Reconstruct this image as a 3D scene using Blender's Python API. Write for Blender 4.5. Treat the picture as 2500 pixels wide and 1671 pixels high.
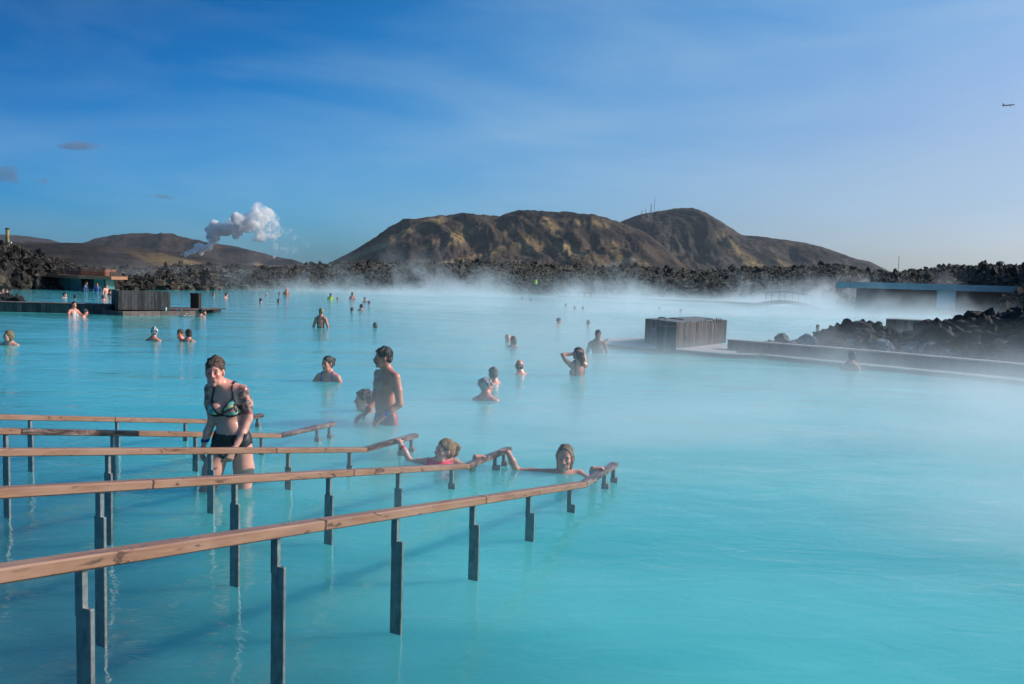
import bpy, bmesh, math, random
import numpy as np
from mathutils import Vector, Matrix

random.seed(7)
rng = np.random.default_rng(11)
scene = bpy.context.scene
for ob in list(bpy.data.objects):
    bpy.data.objects.remove(ob)

# ------------------------------------------------------------------ camera
IMG_W, IMG_H, FOCAL, CAM_H = 2500.0, 1671.0, 1944.0, 1.75
PITCH = math.atan((IMG_H / 2 - 687.0) / FOCAL)
ROLL = math.radians(1.75)
cam_data = bpy.data.cameras.new('camera')
cam_data.sensor_width = 36.0
cam_data.sensor_fit = 'HORIZONTAL'
cam_data.lens = 36.0 * FOCAL / IMG_W
cam_data.clip_start = 0.05
cam_data.clip_end = 60000
cam = bpy.data.objects.new('camera', cam_data)
scene.collection.objects.link(cam)
cam.matrix_world = (Matrix.Translation((0, 0, CAM_H)) @ Matrix.Rotation(math.pi / 2 - PITCH, 4, 'X')
                    @ Matrix.Rotation(ROLL, 4, 'Z'))
scene.camera = cam

# ------------------------------------------------------------------ light
SUN_ELEV = math.radians(29)
SUN_AZ = math.radians(12)            # from +X towards +Y
sun_dir = Vector((math.cos(SUN_ELEV) * math.cos(SUN_AZ), math.cos(SUN_ELEV) * math.sin(SUN_AZ), math.sin(SUN_ELEV)))
sd = bpy.data.lights.new('sun', 'SUN')
sd.energy = 4.6
sd.angle = math.radians(0.6)
sd.color = (1.0, 0.90, 0.80)
sun = bpy.data.objects.new('sun', sd)
scene.collection.objects.link(sun)
sun.rotation_euler = (-sun_dir).to_track_quat('-Z', 'Y').to_euler()

world = bpy.data.worlds.new('World')
scene.world = world
world.use_nodes = True
wn = world.node_tree
for n in list(wn.nodes):
    wn.nodes.remove(n)


def wnode(t, **kw):
    n = wn.nodes.new(t)
    for k, v in kw.items():
        setattr(n, k, v)
    return n


sky = wnode('ShaderNodeTexSky', sky_type='NISHITA')
sky.sun_disc = False
sky.sun_elevation = SUN_ELEV
sky.sun_rotation = math.pi / 2 - SUN_AZ
sky.altitude = 0
sky.air_density = 0.7
sky.dust_density = 2.0
sky.ozone_density = 1.0
# the photograph's deep-blue grading of that sky: cooler and deeper away from the sun and higher up
tc = wnode('ShaderNodeTexCoord')
dot = wnode('ShaderNodeVectorMath', operation='DOT_PRODUCT')
dot.inputs[1].default_value = tuple(Vector((sun_dir.x * 0.83, sun_dir.y * 0.83, sun_dir.z * 0.83 - 1.5)))
wn.links.new(tc.outputs['Generated'], dot.inputs[0])
gadd = wnode('ShaderNodeMath', operation='MULTIPLY_ADD')
gadd.inputs[1].default_value = 1 / 1.5
gadd.inputs[2].default_value = (0.59) / 1.5
wn.links.new(dot.outputs['Value'], gadd.inputs[0])
ramp = wnode('ShaderNodeValToRGB')
ramp.color_ramp.interpolation = 'B_SPLINE'
stops = [(0.0, (0.0, .66, 1.3)), (.15, (0.0, .80, 1.65)), (.3, (.03, 1.10, 2.0)), (.5, (.40, 1.44, 2.1)), (.7, (.85, 1.42, 1.86)),
         (.9, (1.08, 1.24, 1.46)), (1.25, (1.04, 1.08, 1.27)), (1.5, (1.02, 1.04, 1.16))]
els = ramp.color_ramp.elements
for i, (p, c) in enumerate(stops):
    e = els[i] if i < 2 else els.new(p / 1.5)
    e.position = p / 1.5
    e.color = (c[0] / 2.2, c[1] / 2.2, c[2] / 2.2, 1)
wn.links.new(gadd.outputs[0], ramp.inputs[0])
vm = wnode('ShaderNodeVectorMath', operation='MULTIPLY')
wn.links.new(sky.outputs[0], vm.inputs[0])
wn.links.new(ramp.outputs[0], vm.inputs[1])
hsv = wnode('ShaderNodeVectorMath', operation='SCALE')
hsv.inputs['Scale'].default_value = 2.2
wn.links.new(vm.outputs[0], hsv.inputs[0])
# thin cirrus veils: stretched noise on the sky directions
mp = wnode('ShaderNodeMapping')
mp.inputs['Scale'].default_value = (1.5, 2.4, 7.5)
mp.inputs['Rotation'].default_value = (0.25, 0.35, 0.5)
wn.links.new(tc.outputs['Generated'], mp.inputs['Vector'])
nz = wnode('ShaderNodeTexNoise')
nz.inputs['Scale'].default_value = 1.5
nz.inputs['Detail'].default_value = 6
nz.inputs['Roughness'].default_value = 0.52
nz.inputs['Distortion'].default_value = 0.35
wn.links.new(mp.outputs[0], nz.inputs['Vector'])
mr = wnode('ShaderNodeMapRange')
mr.inputs['From Min'].default_value = 0.36
mr.inputs['From Max'].default_value = 0.75
mr.inputs['To Min'].default_value = 0.0
mr.inputs['To Max'].default_value = 0.62
wn.links.new(nz.outputs['Fac'], mr.inputs['Value'])
cmix = wnode('ShaderNodeMix', data_type='RGBA')
cmix.inputs['B'].default_value = (4.6, 6.9, 9.2, 1)
# the veils thicken towards the sun's side of the sky
cg = wnode('ShaderNodeMapRange')
cg.inputs['From Min'].default_value = 0.10
cg.inputs['From Max'].default_value = 0.50
cg.inputs['To Min'].default_value = 0.35
cg.inputs['To Max'].default_value = 1.0
wn.links.new(gadd.outputs[0], cg.inputs['Value'])
cf = wnode('ShaderNodeMath', operation='MULTIPLY')
wn.links.new(mr.outputs[0], cf.inputs[0])
wn.links.new(cg.outputs[0], cf.inputs[1])
wn.links.new(cf.outputs[0], cmix.inputs['Factor'])
wn.links.new(hsv.outputs[0], cmix.inputs['A'])
bg = wnode('ShaderNodeBackground')
bg.inputs['Strength'].default_value = 0.08
wn.links.new(cmix.outputs['Result'], bg.inputs['Color'])
wo = wnode('ShaderNodeOutputWorld')
wn.links.new(bg.outputs[0], wo.inputs['Surface'])

vs = scene.view_settings
vs.view_transform = 'Standard'
vs.look = 'None'
vs.exposure = 0.0
vs.gamma = 1.0
vs.use_curve_mapping = False
cy = scene.cycles
cy.use_denoising = True
cy.use_adaptive_sampling = True
cy.adaptive_threshold = 0.02
cy.max_bounces = 12
cy.diffuse_bounces = 3
cy.glossy_bounces = 3
cy.transmission_bounces = 6
cy.volume_bounces = 12
cy.transparent_max_bounces = 24
cy.volume_max_steps = 512
cy.caustics_reflective = False
cy.caustics_refractive = False
cy.sample_clamp_indirect = 4.0
scene.render.film_transparent = False

# ------------------------------------------------------------------ helpers
COL = scene.collection


def pix_ray(x, y):
    u = (x - IMG_W / 2) / FOCAL
    v = -(y - IMG_H / 2) / FOCAL
    u, v = u * math.cos(ROLL) - v * math.sin(ROLL), u * math.sin(ROLL) + v * math.cos(ROLL)
    return Vector((u, math.cos(PITCH) + v * math.sin(PITCH), -math.sin(PITCH) + v * math.cos(PITCH)))


def wp(x, y, z=0.0):
    """world point on the level z that the photograph shows at pixel x, y"""
    d = pix_ray(x, y)
    t = (z - CAM_H) / d.z
    return Vector((0, 0, CAM_H)) + d * t


def at(x, y, depth):
    d = pix_ray(x, y)
    return Vector((0, 0, CAM_H)) + d * (depth / d.y)


def on_plane(x, y, p0, n):
    d = pix_ray(x, y)
    o = Vector((0, 0, CAM_H))
    return o + d * ((p0 - o).dot(n) / d.dot(n))


def tag(o, label=None, cat=None, group=None, kind=None):
    if label:
        o['label'] = label
    if cat:
        o['category'] = cat
    if group:
        o['group'] = group
    if kind:
        o['kind'] = kind
    return o


def empty(name, loc=(0, 0, 0), rz=0.0):
    o = bpy.data.objects.new(name, None)
    o.empty_display_size = 0.1
    COL.objects.link(o)
    o.location = loc
    o.rotation_euler = (0, 0, rz)
    return o


def mesh_obj(name, me, m=None, parent=None, loc=None, rz=None):
    o = bpy.data.objects.new(name, me)
    COL.objects.link(o)
    if m is not None and not me.materials:
        me.materials.append(m)
    if parent is not None:
        o.parent = parent
    if loc is not None:
        o.location = loc
    if rz is not None:
        o.rotation_euler = (0, 0, rz)
    return o


def copy_tree(o, parent=None):
    c = o.copy()
    COL.objects.link(c)
    c.parent = parent
    for ch in list(o.children):
        copy_tree(ch, c)
    return c


def smooth(me, flag=True):
    me.polygons.foreach_set('use_smooth', [flag] * len(me.polygons))
    me.update()


def np_mesh(name, V, F, sm=True):
    me = bpy.data.meshes.new(name)
    V = np.asarray(V, dtype=np.float32)
    F = np.asarray(F, dtype=np.int32)
    n, k = F.shape
    me.vertices.add(len(V))
    me.vertices.foreach_set('co', V.ravel())
    me.loops.add(n * k)
    me.loops.foreach_set('vertex_index', F.ravel())
    me.polygons.add(n)
    me.polygons.foreach_set('loop_start', np.arange(0, n * k, k, dtype=np.int32))
    me.update(calc_edges=True)
    me.validate()
    smooth(me, bool(sm))
    return me


def set_col(me, C, name='Col'):
    a = me.color_attributes.new(name, 'FLOAT_COLOR', 'POINT')
    C = np.asarray(C, dtype=np.float32)
    if C.shape[1] == 3:
        C = np.hstack([C, np.ones((len(C), 1), np.float32)])
    a.data.foreach_set('color', C.ravel())


class MB:
    """collects boxes, bars and tubes into one mesh"""

    def __init__(self):
        self.bm = bmesh.new()

    def box(self, c, s, rz=0.0, bev=0.0, M=None):
        r = bmesh.ops.create_cube(self.bm, size=1.0)
        vs_ = r['verts']
        bmesh.ops.scale(self.bm, vec=s, verts=vs_)
        if bev > 0:
            es = list({e for v in vs_ for e in v.link_edges})
            rr = bmesh.ops.bevel(self.bm, geom=es, offset=bev, segments=1, affect='EDGES')
            vs_ = list({v for f in rr['faces'] for v in f.verts} | {v for v in vs_ if v.is_valid})
        T = Matrix.Translation(c) @ Matrix.Rotation(rz, 4, 'Z') if M is None else M
        bmesh.ops.transform(self.bm, matrix=T, verts=vs_)
        return self

    def bar(self, a, b, w, h, bev=0.0, up=(0, 0, 1)):
        """box from a to b, width w (sideways), height h (along up)"""
        a, b = Vector(a), Vector(b)
        d = (b - a)
        L = d.length
        d.normalize()
        side = d.cross(Vector(up)).normalized()
        u = side.cross(d).normalized()
        M = Matrix(((d.x, side.x, u.x, (a.x + b.x) / 2), (d.y, side.y, u.y, (a.y + b.y) / 2),
                    (d.z, side.z, u.z, (a.z + b.z) / 2), (0, 0, 0, 1)))
        return self.box((0, 0, 0), (L, w, h), bev=bev, M=M)

    def tube(self, pts, r, n=8, r2=None):
        pts = [Vector(p) for p in pts]
        rings = []
        for i, p in enumerate(pts):
            if i == 0:
                d = pts[1] - pts[0]
            elif i == len(pts) - 1:
                d = pts[-1] - pts[-2]
            else:
                d = (pts[i + 1] - pts[i]).normalized() + (pts[i] - pts[i - 1]).normalized()
            d.normalize()
            ref = Vector((0, 0, 1)) if abs(d.z) < 0.9 else Vector((1, 0, 0))
            s = d.cross(ref).normalized()
            u = s.cross(d)
            rad = r if r2 is None else r + (r2 - r) * i / (len(pts) - 1)
            rings.append([self.bm.verts.new(p + (s * math.cos(t) + u * math.sin(t)) * rad)
                          for t in [2 * math.pi * k / n for k in range(n)]])
        for A, B in zip(rings, rings[1:]):
            for k in range(n):
                self.bm.faces.new((A[k], A[(k + 1) % n], B[(k + 1) % n], B[k]))
        self.bm.faces.new(rings[0][::-1])
        self.bm.faces.new(rings[-1])
        return self

    def poly(self, pts, z0, z1):
        """prism over a plan polygon"""
        lo = [self.bm.verts.new((p[0], p[1], z0)) for p in pts]
        hi = [self.bm.verts.new((p[0], p[1], z1)) for p in pts]
        self.bm.faces.new(lo[::-1])
        self.bm.faces.new(hi)
        n = len(pts)
        for k in range(n):
            self.bm.faces.new((lo[k], lo[(k + 1) % n], hi[(k + 1) % n], hi[k]))
        return self

    def build(self, name, m, parent=None, sm=False, loc=None):
        bmesh.ops.recalc_face_normals(self.bm, faces=self.bm.faces)
        me = bpy.data.meshes.new(name)
        self.bm.to_mesh(me)
        self.bm.free()
        if sm:
            smooth(me)
        return mesh_obj(name, me, m, parent, loc)


# numpy gradient noise ------------------------------------------------------
_perm = np.random.default_rng(5).permutation(256)
_perm = np.concatenate([_perm, _perm, _perm])
_g3 = np.random.default_rng(6).normal(size=(256, 3))
_g3 /= np.linalg.norm(_g3, axis=1)[:, None]


def perlin(x, y, z=0.0):
    x, y, z = np.broadcast_arrays(np.asarray(x, float), np.asarray(y, float), np.asarray(z, float))
    xi, yi, zi = np.floor(x).astype(int), np.floor(y).astype(int), np.floor(z).astype(int)
    xf, yf, zf = x - xi, y - yi, z - zi
    u, v, w = [t * t * t * (t * (t * 6 - 15) + 10) for t in (xf, yf, zf)]
    r = 0
    for dx in (0, 1):
        for dy in (0, 1):
            for dz in (0, 1):
                h = _perm[_perm[_perm[(xi + dx) & 255] + ((yi + dy) & 255)] + ((zi + dz) & 255)]
                g = _g3[h]
                d = g[..., 0] * (xf - dx) + g[..., 1] * (yf - dy) + g[..., 2] * (zf - dz)
                r = r + d * (u if dx else 1 - u) * (v if dy else 1 - v) * (w if dz else 1 - w)
    return r * 1.6


def fbm(x, y, z=0.0, octv=4, gain=0.5, lac=2.03):
    s, a, f = 0, 1.0, 1.0
    for i in range(octv):
        s = s + a * perlin(x * f + 13.1 * i, y * f + 7.7 * i, np.asarray(z) * f + 3.3 * i)
        a *= gain
        f *= lac
    return s


def ridged(x, y, z=0.0, octv=4, gain=0.55, lac=2.1):
    s, a, f = 0, 1.0, 1.0
    for i in range(octv):
        s = s + a * (1 - 2 * np.abs(perlin(x * f + 17.1 * i, y * f + 9.7 * i, np.asarray(z) * f + 5.3 * i)))
        a *= gain
        f *= lac
    return s


def sstep(a, b, x):
    t = np.clip((x - a) / (b - a), 0, 1)
    return t * t * (3 - 2 * t)


# materials -----------------------------------------------------------------
class NT:
    def __init__(self, name):
        self.m = bpy.data.materials.new(name)
        self.m.use_nodes = True
        self.t = self.m.node_tree
        self.b = self.t.nodes['Principled BSDF']
        self.out = self.t.nodes['Material Output']

    def n(self, typ, _in=None, **kw):
        nd = self.t.nodes.new(typ)
        for k, v in kw.items():
            setattr(nd, k, v)
        for k, v in (_in or {}).items():
            if hasattr(v, 'is_output'):
                self.t.links.new(v, nd.inputs[k])
            else:
                nd.inputs[k].default_value = v
        return nd

    def link(self, a, b):
        self.t.links.new(a, b)

    def coord(self, kind='Object'):
        return self.n('ShaderNodeTexCoord').outputs[kind]

    def noise(self, vec, scale, detail=3, rough=0.5, dist=0.0):
        return self.n('ShaderNodeTexNoise', {'Vector': vec, 'Scale': scale, 'Detail': detail, 'Roughness': rough,
                                             'Distortion': dist}).outputs['Fac']

    def mapping(self, vec, scale=(1, 1, 1), rot=(0, 0, 0), loc=(0, 0, 0)):
        return self.n('ShaderNodeMapping', {'Vector': vec, 'Scale': scale, 'Rotation': rot, 'Location': loc}).outputs[0]

    def rng(self, v, a, b, c=0.0, d=1.0):
        return self.n('ShaderNodeMapRange', {'Value': v, 'From Min': a, 'From Max': b, 'To Min': c, 'To Max': d}).outputs[0]

    def mix(self, f, a, b, blend='MIX'):
        nd = self.n('ShaderNodeMix', data_type='RGBA', blend_type=blend)
        for key, v in (('Factor', f), ('A', a), ('B', b)):
            if hasattr(v, 'is_output'):
                self.t.links.new(v, nd.inputs[key])
            elif isinstance(v, (tuple, list)):
                nd.inputs[key].default_value = (*v[:3], 1)
            else:
                nd.inputs[key].default_value = v
        return nd.outputs['Result']

    def math(self, op, a, b=0.0):
        nd = self.n('ShaderNodeMath', operation=op)
        for i, v in enumerate((a, b)):
            if hasattr(v, 'is_output'):
                self.t.links.new(v, nd.inputs[i])
            else:
                nd.inputs[i].default_value = v
        return nd.outputs[0]

    def bump(self, h, strength=0.3, dist=0.02, normal=None):
        d = {'Height': h, 'Strength': strength, 'Distance': dist}
        if normal is not None:
            d['Normal'] = normal
        return self.n('ShaderNodeBump', d).outputs[0]

    def set(self, **kw):
        names = {'color': 'Base Color', 'rough': 'Roughness', 'metal': 'Metallic', 'normal': 'Normal', 'ior': 'IOR',
                 'spec': 'Specular IOR Level', 'sss': 'Subsurface Weight', 'alpha': 'Alpha', 'trans': 'Transmission Weight',
                 'sssr': 'Subsurface Radius', 'ssss': 'Subsurface Scale', 'coat': 'Coat Weight'}
        for k, v in kw.items():
            s = self.b.inputs[names[k]]
            if hasattr(v, 'is_output'):
                self.t.links.new(v, s)
            elif isinstance(v, (tuple, list)) and len(v) == 3 and s.type == 'RGBA':
                s.default_value = (*v, 1)
            else:
                s.default_value = v
        return self.m


def obj_random(nt):
    return nt.n('ShaderNodeObjectInfo').outputs['Random']


def shifted(t):
    """object coordinates shifted by each object's random number, so alike boards differ"""
    r = t.math('MULTIPLY', obj_random(t), 41.0)
    c = t.n('ShaderNodeCombineXYZ', {0: r, 1: r, 2: r}).outputs[0]
    return t.n('ShaderNodeVectorMath', {0: t.coord(), 1: c}, operation='ADD').outputs[0]


def m_wood(name, c0, c1, grain=(1, 30, 30), rough=0.7, wet=0.0, vary=0.25):
    t = NT(name)
    v = shifted(t)
    g = t.noise(t.mapping(v, grain), 3.0, 6, 0.6, 0.6)
    blot = t.noise(v, 2.2, 4, 0.6)
    col = t.mix(t.rng(g, 0.3, 0.72), c0, c1)
    r = t.rng(obj_random(t), 0, 1, 1 - vary, 1 + vary)
    dark = t.rng(blot, 0.3, 0.7, 0.7, 1.15)
    col = t.mix(1.0, col, t.n('ShaderNodeCombineColor', {0: t.math('MULTIPLY', r, dark), 1: t.math('MULTIPLY', r, dark),
                                                       2: t.math('MULTIPLY', r, dark)}).outputs[0], 'MULTIPLY')
    return t.set(color=col, rough=rough, normal=t.bump(g, 0.35, 0.004))


def m_plain(name, c, rough=0.6, metal=0.0, nscale=8.0, var=0.2, bump=0.1):
    t = NT(name)
    v = t.coord()
    n = t.noise(v, nscale, 5, 0.6)
    d = tuple(x * (1 - var) for x in c)
    u = tuple(min(1, x * (1 + var)) for x in c)
    return t.set(color=t.mix(t.rng(n, 0.3, 0.7), d, u), rough=t.rng(n, 0.2, 0.8, rough * 0.85, min(1, rough * 1.15)), metal=metal,
                 normal=t.bump(n, bump, 0.01))


M = {}
# ================================================================== the setting: water, pool bed, lava, hills
def horizon_y(px):
    return 687.0 + (px - IMG_W / 2) * math.tan(ROLL)


# --- milky water ------------------------------------------------------------
t = NT('milky_water')
v = t.coord()
w1 = t.noise(t.mapping(v, (0.55, 1.0, 1), (0, 0, 0.35)), 0.45, 3, 0.5, 0.5)
w2 = t.noise(t.mapping(v, (1.0, 2.2, 1), (0, 0, -0.25)), 2.2, 4, 0.55, 0.8)
w3 = t.noise(t.mapping(v, (1.0, 1.8, 1), (0, 0, 0.1)), 9.0, 3, 0.5, 0.4)
bmp = t.bump(w1, 0.40, 0.20)
bmp = t.bump(w2, 0.24, 0.05, bmp)
bmp = t.bump(w3, 0.16, 0.010, bmp)
# silica is stirred up unevenly; the broad shadow at near left is painted into its colour
cl = t.noise(t.mapping(v, (0.45, 1.0, 1), (0, 0, -0.4)), 0.8, 5, 0.55, 0.9)
col = t.mix(t.rng(cl, 0.32, 0.70), (0.064, 0.455, 0.465), (0.120, 0.55, 0.545))
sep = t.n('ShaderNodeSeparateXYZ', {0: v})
# painted shadow: coordinate runs from its darkest end (left, near) out to clear water
shade_u = t.math('ADD', t.math('MULTIPLY', sep.outputs[0], 0.72), t.math('MULTIPLY', sep.outputs[1], 0.70))
shade_n = t.noise(v, 0.9, 4, 0.6, 0.6)
shade_f = t.math('MULTIPLY', t.rng(shade_u, 3.2, 1.0, 0.0, 1.0), t.rng(shade_n, 0.2, 0.8, 0.66, 1.0))
col = t.mix(t.math('MULTIPLY', shade_f, 0.92), col, (0.016, 0.066, 0.118))
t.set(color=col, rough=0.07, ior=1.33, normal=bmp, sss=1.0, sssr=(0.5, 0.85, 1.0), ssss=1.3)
t.b.subsurface_method = 'BURLEY'
M['water'] = t.m
n = 2
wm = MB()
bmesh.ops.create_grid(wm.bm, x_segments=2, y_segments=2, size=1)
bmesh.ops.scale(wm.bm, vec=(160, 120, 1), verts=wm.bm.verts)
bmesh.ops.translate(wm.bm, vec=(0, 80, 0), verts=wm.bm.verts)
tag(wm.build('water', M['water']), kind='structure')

M['bed'] = m_plain('dark_ground', (0.045, 0.042, 0.038), 0.95, 0, 0.2, 0.3)
g = MB()
bmesh.ops.create_grid(g.bm, x_segments=4, y_segments=4, size=30000)
bmesh.ops.translate(g.bm, vec=(0, 0, -1.6), verts=g.bm.verts)
tag(g.build('ground', M['bed']), kind='structure')

# --- lava ---------------------------------------------------------------------
t = NT('lava_rock')
v = t.coord()
geo = t.n('ShaderNodeNewGeometry')
nzc = t.n('ShaderNodeSeparateXYZ', {0: geo.outputs['Normal']}).outputs[2]
f1 = t.noise(v, 1.7, 6, 0.65)
f2 = t.noise(v, 0.25, 4, 0.6)
f3 = t.noise(v, 9.0, 5, 0.65)
rock = t.mix(t.rng(f1, 0.3, 0.7), (0.010, 0.0095, 0.010), (0.040, 0.032, 0.027))
rock = t.mix(t.rng(f2, 0.5, 0.7, 0, 0.45), rock, (0.062, 0.038, 0.022))
mossf = t.math('MULTIPLY', t.rng(nzc, 0.45, 0.85), t.rng(t.math('ADD', f1, t.math('MULTIPLY', f2, 0.6)), 0.72, 0.92))
lavacol = t.mix(t.math('MULTIPLY', mossf, 0.85), rock, t.mix(f3, (0.10, 0.098, 0.064), (0.23, 0.21, 0.135)))
M['lava'] = t.set(color=lavacol, rough=0.95, spec=0.2, normal=t.bump(f3, 0.9, 0.12))
M['lava_black'] = m_plain('black_lava', (0.013, 0.012, 0.013), 0.95, 0, 7.0, 0.55, 1.0)

SHORE = [(-400, 62), (0, 66), (100, 73), (330, 76), (450, 80), (700, 95), (1000, 104), (1250, 122), (1600, 128), (1900, 112), (2080, 84),
         (2330, 76), (2420, 61), (2500, 55), (2900, 48)]
CREST = [(-400, 575), (0, 606), (60, 618), (130, 640), (200, 656), (320, 662), (430, 653), (700, 657), (800, 649), (1000, 645),
         (1250, 646), (1500, 656), (1700, 662), (1900, 657), (2050, 650), (2110, 668), (2190, 668), (2300, 654), (2400, 650),
         (2470, 660), (2500, 648), (2900, 630)]
CRESTR = [(-400, 80), (0, 84), (130, 105), (300, 170), (700, 210), (1000, 210), (1500, 240), (1900, 210), (2100, 190), (2300, 150), (2400, 120),
          (2500, 84), (2900, 75)]
ncol, nrow = 980, 330
pxs = np.linspace(-330, 2830, ncol)
azs = np.arctan((pxs - IMG_W / 2) / FOCAL)
rs = np.concatenate([np.linspace(0, 1, 250) ** 1.35 * 230, np.geomspace(236, 3400, nrow - 250)])
shore = np.interp(pxs, *zip(*SHORE)) + 3.0 * fbm(pxs / 90.0, 3.3, 0, 3) + 1.2 * fbm(pxs / 22.0, 8.3, 0, 2)
crest_y = np.interp(pxs, *zip(*CREST))
crest_r = np.interp(pxs, *zip(*CRESTR))
R_ = shore[None, :] - 5 + rs[:, None]
Xg = R_ * np.sin(azs)[None, :]
Yg = R_ * np.cos(azs)[None, :]
hz = 687.0 + (pxs - IMG_W / 2) * math.tan(ROLL)
crest_z = CAM_H + (hz - crest_y) / FOCAL * crest_r * np.cos(azs)
d_sh = R_ - shore[None, :]
uu = np.clip(d_sh / (crest_r - shore)[None, :], 0, 6)
bank = np.minimum(1.25, 0.45 * crest_z)[None, :]
Zb = np.where(uu < 1, bank + (crest_z[None, :] - bank) * sstep(0, 1, uu), crest_z[None, :] * (1 - 0.25 * sstep(1, 3, uu)))
Zb = Zb * sstep(-1.5, 5.5, d_sh) - 1.1 * sstep(0.5, -4, d_sh)
amp = sstep(-2, 7, d_sh) * (1 + 0.35 * sstep(120, 400, R_))
N1 = ridged(Xg / 6.5, Yg / 8.5, 0.3, 3) * 0.22 + fbm(Xg / 14, Yg / 18, 2.2, 3) * 0.50
N2 = 0.75 - np.abs(perlin(Xg / 1.25 + 0.6 * perlin(Xg / 0.9, Yg / 1.1, 7.7), Yg / 1.9, 4.1))
N3 = perlin(Xg / 0.50, Yg / 0.85, 9.1)
N4 = rng.normal(0, 1, Xg.shape)
Zl = Zb + amp * (N1 * 0.8 + 0.95 * N2 + 0.20 * N3 + 0.10 * N4 - 0.75)
V = np.stack([Xg, Yg, Zl], -1).reshape(-1, 3)
ii = np.arange(nrow * ncol).reshape(nrow, ncol)
F = np.stack([ii[:-1, :-1], ii[:-1, 1:], ii[1:, 1:], ii[1:, :-1]], -1).reshape(-1, 4)
me = np_mesh('lava_field', V, F, sm=False)
tag(mesh_obj('lava_field', me, M['lava']), kind='structure')


def lava_h(x, y):
    """height of the lava sheet at plan position x, y (nearest grid point)"""
    r = math.hypot(x, y)
    px = IMG_W / 2 + FOCAL * math.tan(math.atan2(x, y))
    c = int(np.clip(np.searchsorted(pxs, px), 0, ncol - 1))
    k = int(np.clip(np.searchsorted(R_[:, c], r), 0, nrow - 1))
    return float(Zl[k, c])


def rock_mesh(name, seed, sub=2, spiky=0.35, flat=0.75):
    bm = bmesh.new()
    bmesh.ops.create_icosphere(bm, subdivisions=sub, radius=1.0)
    P = np.array([v.co[:] for v in bm.verts])
    k = 1 + spiky * ridged(P[:, 0] * 0.9 + seed * 3.1, P[:, 1] * 0.9 + seed, P[:, 2] * 0.9 - seed, 3) * 0.7 \
        + 0.30 * perlin(P[:, 0] * 2.6 + seed, P[:, 1] * 2.6, P[:, 2] * 2.6 + seed) + spiky * 0.45 * (np.abs(perlin(P[:, 0] * 5.2 + seed, P[:, 1] * 5.2 - seed, P[:, 2] * 5.2)) + 0.5 * np.abs(perlin(P[:, 0] * 11 + seed, P[:, 1] * 11 - seed, P[:, 2] * 11)))
    P = P * k[:, None]
    P[:, 2] *= flat
    for v, p in zip(bm.verts, P):
        v.co = p
    me = bpy.data.meshes.new(name)
    bm.to_mesh(me)
    bm.free()
    return me


# loose blocks strewn over the banks and the field: one mass nobody could count
LV, LF, off = [], [], 0
protos = []
for s_ in range(8):
    bm = bmesh.new()
    bmesh.ops.create_icosphere(bm, subdivisions=1, radius=1.0)
    P = np.array([v.co[:] for v in bm.verts])
    P = P * rng.uniform(0.45, 1.35, (len(P), 1))
    Q = np.array([[v.index for v in f_.verts] for f_ in bm.faces])
    bm.free()
    protos.append((P, Q))
for k in range(9000):
    c = int(rng.uniform(0, ncol - 1))
    q = rng.random() ** 2.0
    row = min(int(np.searchsorted(rs, 4.5 + q * 150)), nrow - 1)
    base = V[row * ncol + c]
    sc_ = (0.10 + 0.34 * rng.random() ** 3) * (0.8 + base[1] / 200)
    P, Q = protos[k % 8]
    a = rng.uniform(0, 6.28)
    rot = np.array([[math.cos(a), -math.sin(a), 0], [math.sin(a), math.cos(a), 0], [0, 0, 1]])
    LV.append((P * np.array([1, 1, rng.uniform(0.7, 1.5)]) * sc_) @ rot.T + base + np.array([rng.normal() * 0.2, rng.normal() * 0.2, sc_ * 0.25]))
    LF.append(Q + off)
    off += len(P)
me = np_mesh('lava_rubble', np.concatenate(LV), np.concatenate(LF), sm=False)
tag(mesh_obj('lava_rubble', me, M['lava']), 'loose black lava rubble strewn over the banks behind the pool', 'rubble', kind='stuff')

# --- hills --------------------------------------------------------------------
t = NT('hill_ground')
vc = t.n('ShaderNodeVertexColor', layer_name='Col').outputs[0]
v = t.coord()
h1 = t.noise(v, 0.035, 8, 0.68)
h2 = t.noise(t.mapping(v, (1, 1, 0.35)), 0.011, 6, 0.62, 0.6)
h3 = t.noise(v, 0.13, 6, 0.7)
k = t.math('MULTIPLY', t.math('MULTIPLY', t.rng(h1, 0.3, 0.7, 0.6, 1.4), t.rng(h3, 0.3, 0.7, 0.35, 1.65)), t.rng(h2, 0.3, 0.7, 0.75, 1.25))
hc = t.mix(1.0, vc, t.n('ShaderNodeCombineColor', {0: k, 1: k, 2: k}).outputs[0], 'MULTIPLY')
M['hill'] = t.set(color=hc, rough=1.0, spec=0.05, normal=t.bump(h3, 0.8, 5.0, t.bump(h1, 0.9, 12.0)))


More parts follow.
